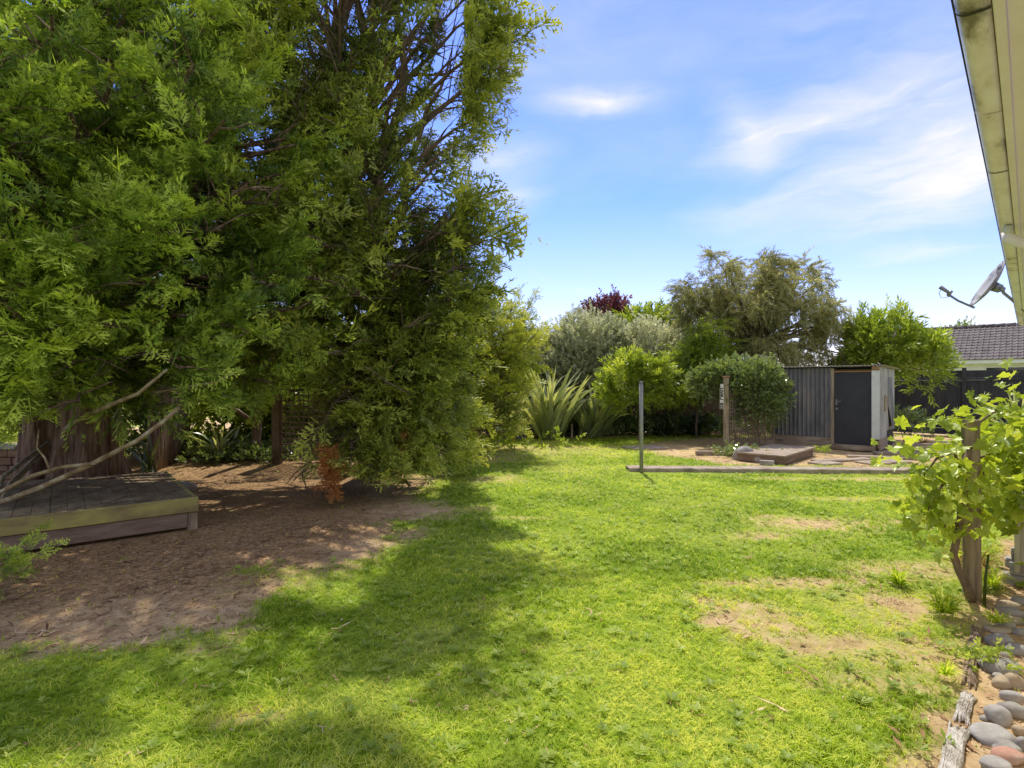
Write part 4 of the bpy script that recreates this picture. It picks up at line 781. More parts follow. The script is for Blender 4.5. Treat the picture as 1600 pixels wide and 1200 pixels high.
q = MB(); q.box(-.045, .045, -.02, .02, -.1, .55, xf(-.42, 15.05, .2), .004); solo(q, 'wooden_stake', MT['sign_white'], (-.42, 15.05, 0), 'short pale stake standing at the far lawn edge left of the flax', 'stake')
q = MB(); q.box(-.03, .03, -.015, .015, -.1, .42, xf(1.75, 15.9, .1), .003); solo(q, 'wooden_stake', MT['timber_v'], (1.75, 15.9, 0), 'thin grey stake between the two dark flax clumps', 'stake')

# ------------------------------------------------------------------ pole, strip, sign post and trellis
q = MB(); q.tube([(2.33, 9.80, -.1), (2.33, 9.80, .8), (2.325, 9.80, 1.62)], .034, 14); 
po = empty('metal_pole', (2.33, 9.80, 0), 'bare grey metal pole standing on the end of the concrete strip', 'pole'); q.build('shaft', MT['pole'], po, (2.33, 9.80, 0))
q = MB(); q.tube([(2.325, 9.80, 1.621), (2.325, 9.80, 1.65)], [.040, .034], 14); q.build('cap', MT['steel'], po, (2.33, 9.80, 0))
cs = MB(); r_ = np.random.default_rng(2); n = 40; xs = np.linspace(2.13, 7.5, n); V = []
for i, x in enumerate(xs):
    y0 = 9.86-(x-2.13)*.045+r_.normal(0, .006); a = .33+r_.normal(0, .01); h = .075+r_.normal(0, .003)
    V += [(x, y0, -.08), (x, y0+.008, h-.012), (x, y0+.02, h), (x, y0+a, h), (x, y0+a+.01, -.08)]
F = [(i*5+j, (i+1)*5+j, (i+1)*5+j+1, i*5+j+1) for i in range(n-1) for j in range(4)]+[(0, 1, 2, 3, 4), tuple((n-1)*5+j for j in (4, 3, 2, 1, 0))]
solo(cs.add(V, F), 'concrete_edging', MT['concrete'], (4.8, 9.9, 0), 'long low concrete edging strip across the lawn before the shed', 'edging')
q = MB(); q.box(-.5, .5, -.28, .28, -.03, .045, xf(3.3, 13.5, .35), .01); solo(q, 'concrete_slab', MT['concrete'], (3.3, 13.5, 0), 'pale flat concrete slab lying on the grass behind the pole', 'slab')
q = MB(); q.box(-.45, .35, -.06, .06, -.02, .09, xf(4.6, 12.25, -.08), .008); solo(q, 'timber_offcut', MT['timber'], (4.6, 12.25, 0), 'short timber offcut on bare soil left of the sign post', 'timber')

SPx, SPy = 5.32, 13.5; sp_a = -HA+.25
spo = empty('sign_post', (SPx, SPy, 0), 'square timber post with a vertical white street sign', 'post', sp_a)
q = MB(); q.box(-.065, .065, -.065, .065, -.1, 1.76, None, .006); q.build('post_shaft', MT['timber_v'], spo)
q = MB(); q.box(-.085, .085, -.085, .085, 1.762, 1.80, None, .006); q.build('post_cap', MT['raw_timber'], spo)
sg = empty('street_sign', (SPx, SPy, 0), 'narrow white street sign with black stacked letters on the timber post', 'sign', sp_a)
c0 = -.066
def glyph(mb, ch, x, z, w, h, y):
    S = {'C': [(0,0,0,1),(0,1,1,1),(0,0,1,0)], 'K': [(0,0,0,1),(0,.45,1,1),(.25,.6,1,0)], 'E': [(0,0,0,1),(0,1,1,1),(0,.5,.85,.5),(0,0,1,0)], 'L': [(0,0,0,1),(0,0,1,0)], 'R': [(0,0,0,1),(0,1,1,1),(1,1,1,.5),(0,.5,1,.5),(.4,.5,1,0)],
         'D': [(0,0,0,1),(0,1,.7,1),(.7,1,1,.75),(1,.75,1,.25),(1,.25,.7,0),(0,0,.7,0)], 'I': [(.5,0,.5,1)]}[ch]
    t = .010
    for k, (a, b, c, d) in enumerate(S):
        p = np.array([x+a*w, z+b*h]); r = np.array([x+c*w, z+d*h]); v = r-p; l = np.linalg.norm(v); v /= l; nn = np.array([-v[1], v[0]])*t; p = p-v*t*.9; r = r+v*t*.9; yy = y-.0006*k
        mb.add([(*(p-nn)[:1], yy, (p-nn)[1]), (*(r-nn)[:1], yy, (r-nn)[1]), (*(r+nn)[:1], yy, (r+nn)[1]), (*(p+nn)[:1], yy, (p+nn)[1])], [(0, 1, 2, 3)])
# the sign hangs on the post's left-facing side, proud of the front edge
q = MB(); q.box(-.140, -.048, -.087, -.0665, .98, 1.50, None, .003); q.build('sign_board', MT['sign_white'], sg)
q = MB(); q.box(-.130, -.055, -.085, -.0665, 1.505, 1.60, None, .003); tag(q.build('sign_board', MT['sign_white'], sg), 'broken upper piece of the sign mostly hidden by leaves')
for i, ch in enumerate('CKEL RD'):
    if ch != ' ': q = MB(); glyph(q, ch, -.120, 1.50-.0735*(i+1)+.012, .052, .050, -.0885); q.build('letter', MT['black'], sg)
TR2 = empty('garden_trellis', (SPx+.09, SPy+.06, 0), 'weathered lattice trellis between the sign post and the shed', 'trellis', math.atan2(.88, 1.55))
q = MB()
for i in range(20): x = .03+i*.085; q.box(x-.012, x+.012, -.022, -.010, .1, 1.6)
for i in range(18): z = .14+i*.085; q.box(0, 1.68, -.0095, .003, z-.012, z+.012)
q.build('lattice', MT['timber'], TR2); q = MB(); q.box(1.685, 1.76, -.04, .04, -.05, 1.65, None, .005); q.build('end_post', MT['timber_v'], TR2)
q = MB(); q.box(.0, 1.68, -.06, -.024, .02, .14, None, .005); q.build('bottom_rail', MT['timber'], TR2)
leafy('climbing_shrub', (6.0, 13.3, 0), [(6.05, 13.6, 1.5, .55, .32, .60), (5.6, 14.15, 1.8, .5, .35, .38), (6.42, 13.75, 1.3, .42, .32, .55), (6.15, 13.55, .95, .45, .25, .45), (5.2, 14.3, 1.5, .45, .35, .42)], T_SMALL, MT['glossy'], 2300, .24, 'dark glossy climbing shrub smothering the trellis beside the shed', 'shrub', seed=31, tr=.025, clumps=60, tname='stems', stems=5, base_t=.48, limbs=24, up=.2, hf=.35)

# ------------------------------------------------------------------ shed
shed = empty('garden_shed', SH0, 'small corrugated iron garden shed with dark door and white corner board', 'shed', -HA)
def corr(x0, x1, z0, z1, pitch, amp, y=0.0, n=10):
    k = int(round((x1-x0)/pitch*n)); mb = MB(); V = []
    for i in range(k+1):
        x = x0+(x1-x0)*i/k; o = y+amp*sin(2*pi*(x-x0)/pitch); V += [(x, o, z0), (x, o, z1)]
    mb.add(V, [(2*i, 2*i+2, 2*i+3, 2*i+1) for i in range(k)], True); return mb
corr(-2.44, -1.022, .27, 2.0, .102, .027, -.0, 12).build('corrugated_wall', MT['charcoal'], shed)
q = MB(); q.box(-2.46, -1.022, -.045, .02, .0, .135, None, .006); q.build('base_board', MT['timber'], shed)
q = MB(); q.box(-2.45, -1.022, -.030, .02, .138, .265, None, .006); q.build('base_board', MT['timber'], shed)
dr = MB(); dr.box(-.955, -.165, .012, .052, .135, 1.885, None, .004); door = dr.build('door', MT['door'], shed)
h = MB(); h.box(-.93, -.885, .004, .0118, 1.09, 1.22, None, .002); h.build('handle_plate', MT['steel'], door)
h = MB(); h.tube([(-.905, .005, 1.17), (-.905, -.035, 1.17)], .011, 8); h.tube([(-.912, -.036, 1.17), (-.80, -.038, 1.172)], .010, 8); h.build('handle', MT['steel'], door)
h = MB(); h.tube([(-.90, .011, .99), (-.90, -.006, .99)], .026, 14); h.tube([(-.90, -.0062, .99), (-.90, -.012, .99)], .012, 10); h.build('lock', MT['steel'], door)
for zz in (.42, 1.0, 1.62): h = MB(); h.tube([(-.168, .006, zz-.05), (-.168, .006, zz+.05)], .007, 8); h.build('hinge', MT['steel'], door)
q = MB(); q.box(-1.02, -.958, -.028, .07, .06, 1.985, None, .004); q.build('door_frame', MT['timber_v'], shed)
q = MB(); q.box(-.957, -.162, -.012, .07, 1.888, 1.925, None, .004); tag(q.build('door_frame', MT['raw_timber'], shed), 'raw tan timber head of the door opening')
q = MB(); q.box(-.160, -.002, -.060, -.036, .29, 1.925, None, .004); tag(q.build('corner_board', MT['white'], shed), 'wide white painted corner board beside the door')
q = MB(); q.box(-.158, -.075, -.034, .08, .0, 1.93, None, .004); q.build('corner_post', MT['timber_v'], shed)
q = MB(); q.box(-.15, -.01, -.10, .12, 1.935, 2.02, None, .004); tag(q.build('rafter_end', MT['raw_timber'], shed), 'raw orange rafter end above the white corner board')
q = MB(); q.box(-1.02, -.11, -.10, .10, .0, .125, None, .006); q.build('door_step', MT['timber'], shed)
q = MB(); q.box(-.03, -.0, -.03, .85, .30, 1.985, None, .003); q.build('side_sheet', MT['grey_sheet'], shed)
q = MB(); q.box(-.03, .0, .855, 1.88, .45, 1.98, None, .003); q.build('side_sheet', MT['grey_sheet'], shed)
q = MB(); ps = [(.004, .95, 1.75), (.004, 1.42, 1.78), (.05, 1.55, .55), (.07, 1.12, .50), (.012, .93, 1.05)]; k = [(p[0]+.008, p[1], p[2]) for p in ps]
q.add(ps+k, [(0,1,2,3,4), (9,8,7,6,5)]+[(i, (i+1) % 5, 5+(i+1) % 5, 5+i) for i in range(5)]); tag(q.build('side_sheet', MT['charcoal'], shed), 'loose broken grey sheet leaning off the side wall')
q = MB(); q.box(-.028, .004, -.03, .95, .02, .295, None, .006); q.build('side_board', MT['timber'], shed)
q = MB(); q.box(.002, .024, .50, .72, .95, 1.32, None, .004); tag(q.build('side_board', MT['timber_v'], shed), 'small timber patch on the side wall')
q = MB(); q.box(-2.44, -.03, 1.86, 1.88, 0, 1.98); q.build('back_wall', MT['charcoal'], shed)
q = MB(); q.box(-2.44, -2.42, .03, 1.855, 0, 1.98); q.build('left_wall', MT['charcoal'], shed)
mb = MB(); V = []; kk = 240
for i in range(kk+1):
    x = -2.62+2.72*i/kk; o = .012*sin(2*pi*x/.085); V += [(x, -.14, 2.037+o), (x, 2.02, 1.995+o), (x, -.14, 2.040+o+.002), (x, 2.02, 1.998+o+.002)]
mb.add(V, [(4*i, 4*i+4, 4*i+5, 4*i+1) for i in range(kk)]+[(4*i+2, 4*i+6, 4*i+7, 4*i+3) for i in range(kk)]+[(4*i, 4*i+4, 4*i+6, 4*i+2) for i in range(kk)], True); mb.build('roof', MT['roof_iron'], shed)
q = MB(); q.box(-.02, .012, -.10, 2.0, 1.988, 2.018, None, .003); q.build('barge_board', MT['grey_sheet'], shed)

# platform, bricks, rocks, sleepers before the shed
pf = empty('step_platform', (5.40, 10.75, 0), 'low grey wooden step platform in front of the corrugated wall', 'platform', -HA)
q = MB(); y = 0.0
while y < 1.95: q.box(-.95, .0, y, y+.185, .14, .178+random.uniform(-.002, .002), None, .004); y += .192
q.build('top_boards', MT['timber'], pf)
q = MB(); q.box(-.94, -.01, .006, .045, .0, .137, None, .005); q.build('frame_board', MT['brown_board'], pf); q = MB(); q.box(-.05, -.008, .047, 1.94, .0, .137, None, .005); q.build('frame_board', MT['brown_board'], pf); q = MB(); q.box(-.94, -.90, .047, 1.94, .0, .137, None, .005); q.build('frame_board', MT['brown_board'], pf)
q = MB(); q.box(-.13, .13, -.05, .05, -.01, .085, xf(5.05, 10.78, -.5), .006); solo(q, 'loose_brick', MT['stone_pale'], (5.05, 10.78, 0), 'single pale brick leaning at the platform front', 'brick')
stone('garden_rock', 4.93, 11.55, .22, .18, .20, MT['stone_grey'], 'larger grey rock left of the wooden step platform', 11, .3, 'rock'); stone('garden_rock', 5.13, 11.25, .20, .14, .13, MT['stone_pale'], 'smaller pale rock touching the step platform corner', 12, .8, 'rock')
for i, (x, y, l, w_, rz, lab) in enumerate([(9.6, 12.35, 2.6, .2, -.08, 'long grey sleeper lying right of the shed door'), (8.1, 11.75, 1.5, .22, -.30, 'grey plank lying flat in front of the shed door'), (6.9, 11.35, 1.4, .24, .25, 'weathered plank on bare soil beside the step platform'), (11.0, 13.2, 3.0, .2, .05, 'sleeper edging the bare bed before the dark fence')]):
    q = MB(); q.box(-l/2, l/2, -w_/2, w_/2, -.02, (.05, .035, .035, .16)[i], xf(x, y, rz), .008); solo(q, 'timber_sleeper', MT['timber'], (x, y, 0), lab, 'timber', 'timber sleepers and planks around the shed')
q = MB(); 
for (x, y, a) in [(7.3, 11.0, .2), (7.85, 11.2, .1), (6.3, 10.95, .4)]:
    q = MB(); q.box(-.26, .26, -.2, .2, -.03, .028, xf(x, y, a), .012); solo(q, 'paving_slab', MT['concrete'], (x, y, 0), {7.3: 'middle flat paver on the soil before the shed door', 7.85: 'right flat paver on the soil before the shed door', 6.3: 'left flat paver nearest the step platform'}[x], 'paver', 'flat pavers before the shed')

# ------------------------------------------------------------------ dark fence and neighbouring house
FN = np.array([12.7, 18.0, 0])
fen = empty('dark_fence', FN, 'tall charcoal painted board fence with rails right of the shed', 'fence', -HA)
q = MB(); x = -4.0; r_ = np.random.default_rng(3)
while x < 8: q.box(x, x+.094, .0, .02+random.uniform(-.006, .0), .22, 1.72); q.box(x+.094, x+.098, .006, .012, .22, 1.72); x += .098
q.build('palings', MT['dark_fence'], fen)
for z0, z1, nm in ((1.725, 1.80, 'rail'), (.60, .70, 'rail')): q = MB(); q.box(-4, 8, -.045, -.002, z0, z1, None, .004); q.build(nm, MT['dark_fence'], fen)
q = MB(); q.box(-4, 8, -.03, -.002, .02, .215, None, .004); q.build('kick_board', MT['dark_fence'], fen)
q = MB(); q.box(-4, 8, .0, .018, 1.802, 2.02, None, .003); q.build('top_panel', MT['dark_fence'], fen)
for i, x in enumerate((-3.4, -.9, 1.75, 4.4, 7.0)): q = MB(); q.box(x-.055, x+.055, -.09, -.047, -.05, 2.10, None, .004); q.build('post', MT['dark_fence'], fen)

NH = np.array([21.2, 27.2, .16]); nh = empty('neighbour_house', NH, 'white neighbouring house with dark tiled roof beyond the charcoal fence', 'house', -HA)
q = MB(); q.box(-3.0, 12, .55, 7.5, -.3, 2.5); q.build('wall', MT['wall_white'], nh)
q = MB(); q.box(-3.4, 12.4, .0, .03, 2.42, 2.60, None, .004); q.build('fascia', MT['white'], nh)
q = MB(); q.box(-3.4, 12.4, .032, .548, 2.42, 2.44); q.build('soffit', MT['white'], nh)
mb = MB(); cols_, rows = 150, 12
for rw in range(rows):     # overlapping courses of rolled tiles
    V = []; y0 = -.06+rw*.335; z0 = 2.63+rw*.335*.46
    for i in range(cols_*4+1):
        x = -3.5+16*i/(cols_*4); o = .028*max(0, sin(2*pi*i/8)); V += [(x, y0, z0+o-.0), (x, y0+.36, z0+.36*.46-.035+o), (x, y0, z0+o-.04)]
    n_ = cols_*4; mb.add(V, [(3*i, 3*i+3, 3*i+4, 3*i+1) for i in range(n_)]+[(3*i, 3*i+2, 3*i+5, 3*i+3) for i in range(n_)], False)
roofn = mb.build('roof', MT['tile'], nh)
rid = MB()
for i in range(40): rid.tube([(-3.5+i*.4, 4.02, 4.50), (-3.5+i*.4+.39, 4.02, 4.50)], [.11, .125], 8)
rid.build('ridge_tiles', MT['tile'], roofn)
q = MB(); q.add([(-3.5, 4.0, 4.45), (12.5, 4.0, 4.45), (12.5, 8.2, 2.55), (-3.5, 8.2, 2.55)], [(0, 1, 2, 3)]); q.build('rear_roof', MT['tile'], nh)
q = MB(); q.box(1.8, 3.6, .50, .552, 1.2, 2.3, None, .004); wf = q.build('window', MT['white'], nh); q = MB(); q.box(1.88, 3.52, .488, .499, 1.28, 2.22); q.build('pane', MT['glass'], wf)

# ------------------------------------------------------------------ the house whose eave hangs at the right
GZ = 2.70; hs = empty('house', (0, 0, 0), 'cream house whose eave and stained gutter run along the right edge', 'house', -HA)
def prof(P, y0, y1, n=1, smooth=False):
    mb = MB(); ys = np.linspace(y0, y1, n+1); V = [(p[0], y, p[1]) for y in ys for p in P]; k = len(P); mb.add(V, [(j*k+i, (j+1)*k+i, (j+1)*k+i+1, j*k+i+1) for j in range(n) for i in range(k-1)], smooth); return mb
a = np.linspace(pi, 1.5*pi, 9); PR = [(-.158, GZ+.085), (-.165, GZ+.085), (-.168, GZ+.078), (-.165, GZ+.07)]+[(-.125+.04*cos(t), GZ+.04+.04*sin(t)) for t in a]+[(-.10, GZ-.001), (-.082, GZ), (-.080, GZ+.004), (-.080, GZ+.10)]
gut = prof(PR, -1.5, 14.0, 30, True).build('gutter', MT['cream'], hs)
for i in range(15):     # strap brackets and joints, every 0.84 m
    y = .42+.84*i; Q = [(p[0]-.004, p[1]-.004) if p[0] < -.12 else (p[0], p[1]-.004) for p in PR[:-2]]+[(-.082, GZ-.004)]
    b = prof(Q, y, y+.012); b.build('bracket', MT['soffit'] if i % 2 else MT['grime'], gut)
q = MB(); q.box(-.176, -.169, -1.5, 14, GZ+.072, GZ+.088, None, .002); q.build('lip', MT['grime'], gut)
q = MB(); q.box(-.078, -.050, -1.5, 14, GZ-.012, GZ+.17, None, .003); q.build('fascia', MT['soffit'], hs)
q = MB(); q.box(-.0795, -.0782, -1.5, 14, GZ-.006, GZ+.02); q.build('fascia_gap', MT['grime'], hs)
q = MB(); q.box(-.048, .50, -1.5, 14, GZ+.004, GZ+.016); q.build('soffit', MT['soffit'], hs)
q = MB(); q.box(.502, .62, -1.5, 14, 0, GZ+.0); q.build('wall', MT['cladding'], hs)
q = MB(); q.add([(-.13, -1.5, GZ+.14), (-.13, 14, GZ+.14), (5, 14, GZ+2.1), (5, -1.5, GZ+2.1)], [(0, 1, 2, 3)]); q.build('roof', MT['tile'], hs)
ol = MB(); ol.box(-.135, -.085, 5.05, 5.15, GZ-.062, GZ-.006, None, .012); ol.build('gutter_outlet', MT['white'], hs)
dp = MB(); dp.tube([(-.11, 5.10, GZ-.05), (-.11, 5.10, GZ-.085), (-.05, 5.10, GZ-.13), (.36, 5.10, GZ-.33), (.44, 5.10, GZ-.42), (.455, 5.10, .1)], .036, 12); dp.build('downpipe', MT['soffit'], hs)

# satellite dish on its bracket
def sat():
    c = np.array([7.02, 8.0, 3.06]); root = empty('satellite_dish', (7.75, 8.0, 2.62), 'grey satellite dish with flaking paint on an arm below the eave', 'dish'); o = np.array([7.75, 8.0, 2.62])
    ax = unit(np.array([-.76, .39, .50])); xx = unit(np.cross(ax, (0, 0, 1))); yy = np.cross(xx, ax); V = []; n, m = 40, 8
    for i in range(m+1):
        r = i/m
        for j in range(n): a = 2*pi*j/n; V.append(c+xx*cos(a)*r*.33+yy*sin(a)*r*.37+ax*(.075*r*r-.04))
    K = len(V); V2 = [v-ax*.012 for v in V]; F = [(i*n+j, i*n+(j+1) % n, (i+1)*n+(j+1) % n, (i+1)*n+j) for i in range(m) for j in range(n)]
    F += [tuple(k+K for k in f[::-1]) for f in F]+[(m*n+j, m*n+(j+1) % n, K+m*n+(j+1) % n, K+m*n+j) for j in range(n)]
    q = MB(); q.add(V+V2, F, True); q.build('reflector', MT['dish'], root, o)
    bk = c-ax*.06; q = MB(); q.tube([bk+ax*.005, bk-ax*.09], [.07, .06], 10); q.tube([bk-ax*.10+xx*.07, bk-ax*.10-xx*.07], .03, 8); q.build('mount', MT['steel'], root, o)
    p0 = bk-ax*.10; q = MB(); q.tube([p0+(0, 0, .04), p0+(.03, 0, -.05), p0+(.14, 0, -.14), (7.60, 8.0, 2.62), (7.95, 8.1, 2.42)], .021, 10); q.build('mast', MT['steel'], root, o)
    lo = c-yy*.37+ax*.03; e = c+np.array([-.43, .24, -.09]); q = MB(); q.tube([lo-ax*.05, lo+(e-lo)*.5-yy*.015, e], .016, 8); q.build('feed_arm', MT['steel'], root, o)
    q = MB(); q.tube([e+yy*.02-ax*.02, e+yy*.05+ax*.13], [.022, .03], 10); q.tube([e-ax*.03-yy*.03, e-ax*.03+yy*.06], .022, 8); q.build('feed_horn', MT['steel'], root, o)
    q = MB(); q.tube([e+ax*.1+yy*.03, e+ax*.09-yy*.04, e+ax*.03-yy*.09, e-ax*.05-yy*.03], .004, 5); q.build('cable', MT['black'], root, o)
sat()

# heat pump unit with feet, at the right edge
hp0 = ed(-.070, 5.85); hp = empty('outdoor_unit', hp0, 'cream outdoor heat pump unit on grey feet at the right edge', 'heat pump', -HA)
q = MB(); q.box(.0, .34, .0, .78, .17, .72, None, .02); body = q.build('casing', MT['ac'], hp)
q = MB(); q.tube([(.0, -.012, .12), (.0, -.012, .72)], .020, 12); q.build('corner_pipe', MT['ac'], hp)
q = MB()
for i in range(11): q.box(-.008, .0, .08, .58, .24+i*.035, .252+i*.035)
q.build('grille', MT['steel'], body)
for y in (.06, .60): q = MB(); q.box(-.09, .36, y-.03, y+.09, -.02, .075, None, .01); q.box(-.05, .34, y-.015, y+.075, .076, .165, None, .008); q.build('foot', MT['stone_pale'], hp)

# ------------------------------------------------------------------ grapevine and its post
GV = np.array([3.47, 4.10, 0]); gp = MB(); r_ = np.random.default_rng(8); V = []; n = 24
for z in np.linspace(-.1, 1.33, 14):
    for j in range(n): a_ = 2*pi*j/n; rr = .056*(1+.05*sin(3*a_+z*2)+.03*sin(7*a_+1)+r_.normal(0, .012)); V.append((GV[0]-.012*z+rr*cos(a_), GV[1]+rr*sin(a_), z))
F = [(i*n+j, i*n+(j+1) % n, (i+1)*n+(j+1) % n, (i+1)*n+j) for i in range(13) for j in range(n)]+[tuple(13*n+j for j in range(n))]
gp.add(V, F, False); solo(gp, 'vine_post', MT['timber_v'], GV, 'round weathered timber post carrying the grapevine', 'post')
vine = empty('grapevine', (3.36, 4.05, 0), 'leafy bright green grapevine with twisted stem on the round post', 'vine'); V0 = np.array([3.36, 4.05, 0])
q = MB(); q.tube([(3.40, 4.02, -.03), (3.36, 4.02, .10), (3.30, 4.02, .22), (3.27, 4.03, .34), (3.30, 4.03, .48), (3.33, 4.04, .62), (3.32, 4.03, .78), (3.34, 4.04, .95), (3.42, 4.06, 1.12), (3.55, 4.18, 1.22)], [.032, .028, .025, .026, .024, .022, .022, .02, .018, .012], 9)
for pts in ([(3.32, 4.03, .78), (3.2, 4.0, .9), (3.1, 3.98, .8), (3.02, 3.95, .68)], [(3.34, 4.04, .95), (3.25, 4.0, 1.1), (3.12, 4.0, 1.05), (2.98, 4.0, .86)], [(3.42, 4.06, 1.12), (3.7, 4.3, 1.3), (4.0, 4.5, 1.38), (4.4, 4.8, 1.35)], [(3.42, 4.06, 1.0), (3.7, 4.25, 1.05), (4.1, 4.45, 1.05), (4.6, 4.9, 1.1)], [(3.31, 4.03, .55), (3.22, 4.0, .62), (3.16, 3.98, .55)], [(3.42, 4.06, 1.12), (3.6, 4.2, 1.0), (3.75, 4.25, .75)]):
    q.tube(bez(pts[0], pts[-1], 0, 2)[:1].tolist()+[list(p) for p in pts[1:]], np.linspace(.013, .005, len(pts)), 6)
q.build('stem', MT['bark_thin'], vine, V0)
def vleaf(seed):
    r = np.random.default_rng(seed); tb = TB(); out = []
    for (a_, rr) in [(-150, .42), (-125, .62), (-100, .45), (-78, .85), (-62, .70), (-45, .66), (-28, .92), (-14, .82), (0, 1.1), (14, .82), (28, .92), (45, .66), (62, .70), (78, .85), (100, .45), (125, .62), (150, .42)]:
        t = R_(a_); rr *= r.uniform(.9, 1.1)*.62; out.append(np.array([sin(t)*rr, .28+cos(t)*rr, .10*abs(sin(t))*rr*2-.35*max(0, cos(t))*rr*rr+r.normal(0, .03)]))
    c = np.array([0, .28, -.02])
    for i in range(len(out)-1): tb.tri(c, out[i], out[i+1], (-.1, .12, .12))
    tb.kite((0, -.3, -.05), (0, .28, -.02), .012, (0, 0, 1), .2, .2)
    return tb.done()
TV = [vleaf(i) for i in range(6)]; P = []; 
def cl(c, s, n): P.extend(list(np.array(c)+rng.normal(0, 1, (n, 3))*np.array(s)))
cl((4.12, 4.4, 1.06), (.24, .2, .20), 430); cl((4.6, 4.8, 1.08), (.3, .3, .24), 340); cl((3.95, 4.2, .78), (.2, .12, .13), 60); cl((3.85, 4.25, .85), (.17, .14, .16), 46); cl((3.5, 4.12, 1.0), (.13, .05, .16), 14); cl((3.2, 4.0, .92), (.13, .08, .13), 44); cl((3.08, 3.98, .78), (.10, .07, .13), 36); cl((3.2, 4.0, .62), (.08, .06, .08), 12); cl((3.40, 4.15, 1.33), (.13, .1, .05), 16); cl((4.4, 4.7, .65), (.25, .2, .15), 40); cl((3.15, 4.2, 1.0), (.14, .15, .14), 20); cl((2.98, 3.98, .8), (.04, .04, .05), 4)
cl((3.44, 3.99, .92), (.13, .04, .14), 26); cl((3.22, 3.98, .62), (.12, .06, .12), 34); cl((4.0, 4.3, .62), (.24, .14, .13), 80); cl((3.12, 4.0, .86), (.13, .08, .14), 40)
P = np.array(P); n = len(P); D = rng.normal(0, .8, (n, 3))+np.array([-.2, -.45, -.55]); Rm = frames(D, rng.normal(0, .5, n))
me = scatter('leaves', TV, P, Rm, rng.uniform(.07, .14, n), np.clip(.45+rng.normal(0, .17, n), 0, 1), origin=V0, tgain=.6); link('leaves', me, MT['vine'], vine)
q = MB(); q.tube([(3.41, 3.93, -.02), (3.43, 3.94, .2), (3.46, 3.95, .36)], [.011, .009, .007], 7); solo(q, 'garden_cane', MT['lime'], (3.41, 3.93, 0), 'thin green cane leaning on the base of the vine post', 'cane')

# ------------------------------------------------------------------ river stones and timber edging under the eave
def gp_(px, py, h=0.0): Z = 850*(1.6-h)/(py-600); return ((px-800)/850*Z, Z)
SL = [(770,150,90,60,'stone_grey','grey stone at the back of the row beside the unit foot'),(712,180,140,75,'stone_brown','tan ended stone at the far end of the row'),(738,222,140,62,'stone_grey','smooth grey stone lying against the tan ended one'),(760,268,120,55,'stone_brown','brown stone half buried behind the small pale oval'),
      (710,292,108,56,'stone_grey','small pale oval stone behind the round dark one'),(650,326,150,44,'stone_brown','flat brown stone behind the large smooth grey stone'),(672,385,178,112,'stone_grey','large smooth grey stone third along the lawn side'),(782,338,84,52,'stone_grey','blue grey stone right of the small pale oval'),
      (775,445,120,90,'stone_grey','grey stone with yellowish foot right of the large one'),(690,468,62,42,'stone_pale','little pale pebble between the two largest grey stones'),(672,540,215,110,'stone_grey','largest long grey stone with brown end'),(645,598,74,36,'stone_pale','pale pebble in front of the longest grey stone'),
      (672,640,110,90,'stone_brown','dark brown stone before the longest grey stone'),(762,642,120,112,'stone_brown','rusty golden veined stone beside the dark brown one'),(742,738,130,88,'stone_pale','light grey stone right of the broad leaved weed'),(758,826,150,118,'stone_grey','blue grey slab like stone in the foreground row'),
      (655,860,142,122,'stone_pale','rounded pinkish grey stone left of the blue grey slab'),(642,980,250,112,'stone_pale','widest flat grey stone in the foreground'),(695,1046,155,74,'stone_grey','smooth oval grey stone before the widest flat one'),(778,945,84,84,'stone_brown','brownish stone at the picture edge in the foreground'),
      (795,1030,70,112,'stone_grey','tall grey stone at the picture edge near the red rock'),(715,1115,190,86,'stone_pink','reddish stone in the nearest foreground'),(640,1172,200,100,'stone_pale','cream and pink stone at the lower picture edge'),(560,870,50,36,'stone_pale','tiny pale pebble beside the silver timber')]
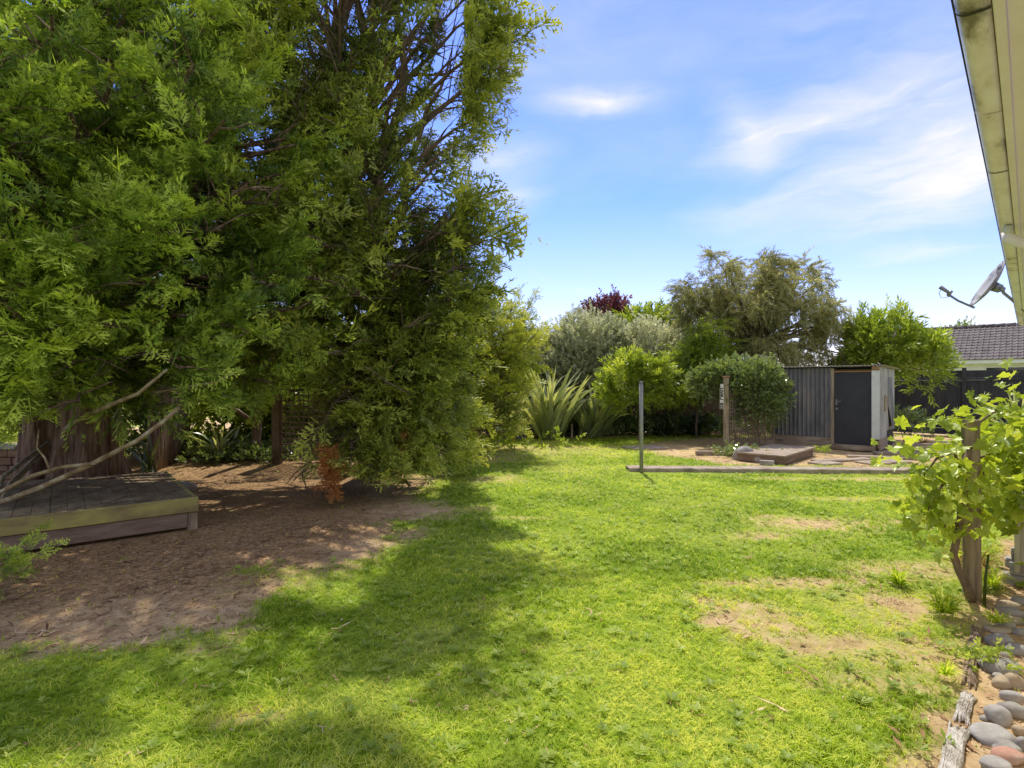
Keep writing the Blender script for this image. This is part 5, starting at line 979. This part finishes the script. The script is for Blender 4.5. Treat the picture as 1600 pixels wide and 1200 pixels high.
for i, (zx, zy, w_, h_, mm, lab) in enumerate(SL):
    px, py = 1400+zx/4, 900+(zy+h_*.30)/4; x, y = gp_(px, py); mpx = y/850; sx = w_/8*mpx*.98; el_ = math.atan2(1.6, y); sz = h_/8*mpx*.92; 
    stone('river_stone', x, y+sx*.25, sx, sx*.74, sz*.95, MT[mm], lab, 60+i, random.uniform(-.25, .25), 'stone', 'river stones bordering the house')
def log(name, p0, p1, w_, h, m, label, seed, strips=4):
    r = np.random.default_rng(seed); p0 = np.array([*p0, 0]); p1 = np.array([*p1, 0]); d = unit(p1-p0); s_ = np.array([d[1], -d[0], 0]); L = np.linalg.norm(p1-p0); nu, nv = 26, 34
    U = np.linspace(-1, 1, nu); ragged0 = np.repeat(r.uniform(0, .14, 9), 3)[:nu]*L; ragged1 = np.repeat(r.uniform(0, .16, 9), 3)[:nu]*L; ridge = np.repeat(r.uniform(-.5, .5, 13), 2)[:nu]+r.normal(0, .25, nu); V = []
    for i in range(nv):
        t = i/(nv-1)
        for j, u in enumerate(U):
            a = ragged0[j]+(L-ragged0[j]-ragged1[j])*t; wob = .003*sin(t*5+seed)+.002*sin(t*13+u*2); e = min(1, 6*t, 6*(1-t))**.5; z = h*(1-.75*u**4)*e+.0045*ridge[j]*(.6+.8*sin(t*4+j*.5)**2)+r.normal(0, .0012)-.008
            V.append(p0+d*a+s_*(u*w_/2*(1+.04*sin(t*7+seed))+wob)+(0, 0, z))
    mb = MB(); mb.add(V, [(i*nu+j, (i+1)*nu+j, (i+1)*nu+j+1, i*nu+j+1) for i in range(nv-1) for j in range(nu-1)], False)
    base = (p0+p1)/2; return solo(mb, name, m, base, label, 'timber', 'timber edging between lawn and stones')
log('edging_timber', gp_(1474, 1235), gp_(1502, 1128), .075, .024, MT['driftwood'], 'silvery split edging timber nearest the viewer', 1, 4)
log('edging_timber', gp_(1500, 1128), gp_(1515, 1078), .06, .022, MT['driftwood'], 'broken bleached edging timber beside the broad leaved weed', 2, 4)
log('edging_timber', gp_(1513, 1074), gp_(1528, 972), .06, .022, MT['brown_log'], 'brown half buried edging timber furthest from the viewer', 3, 2)
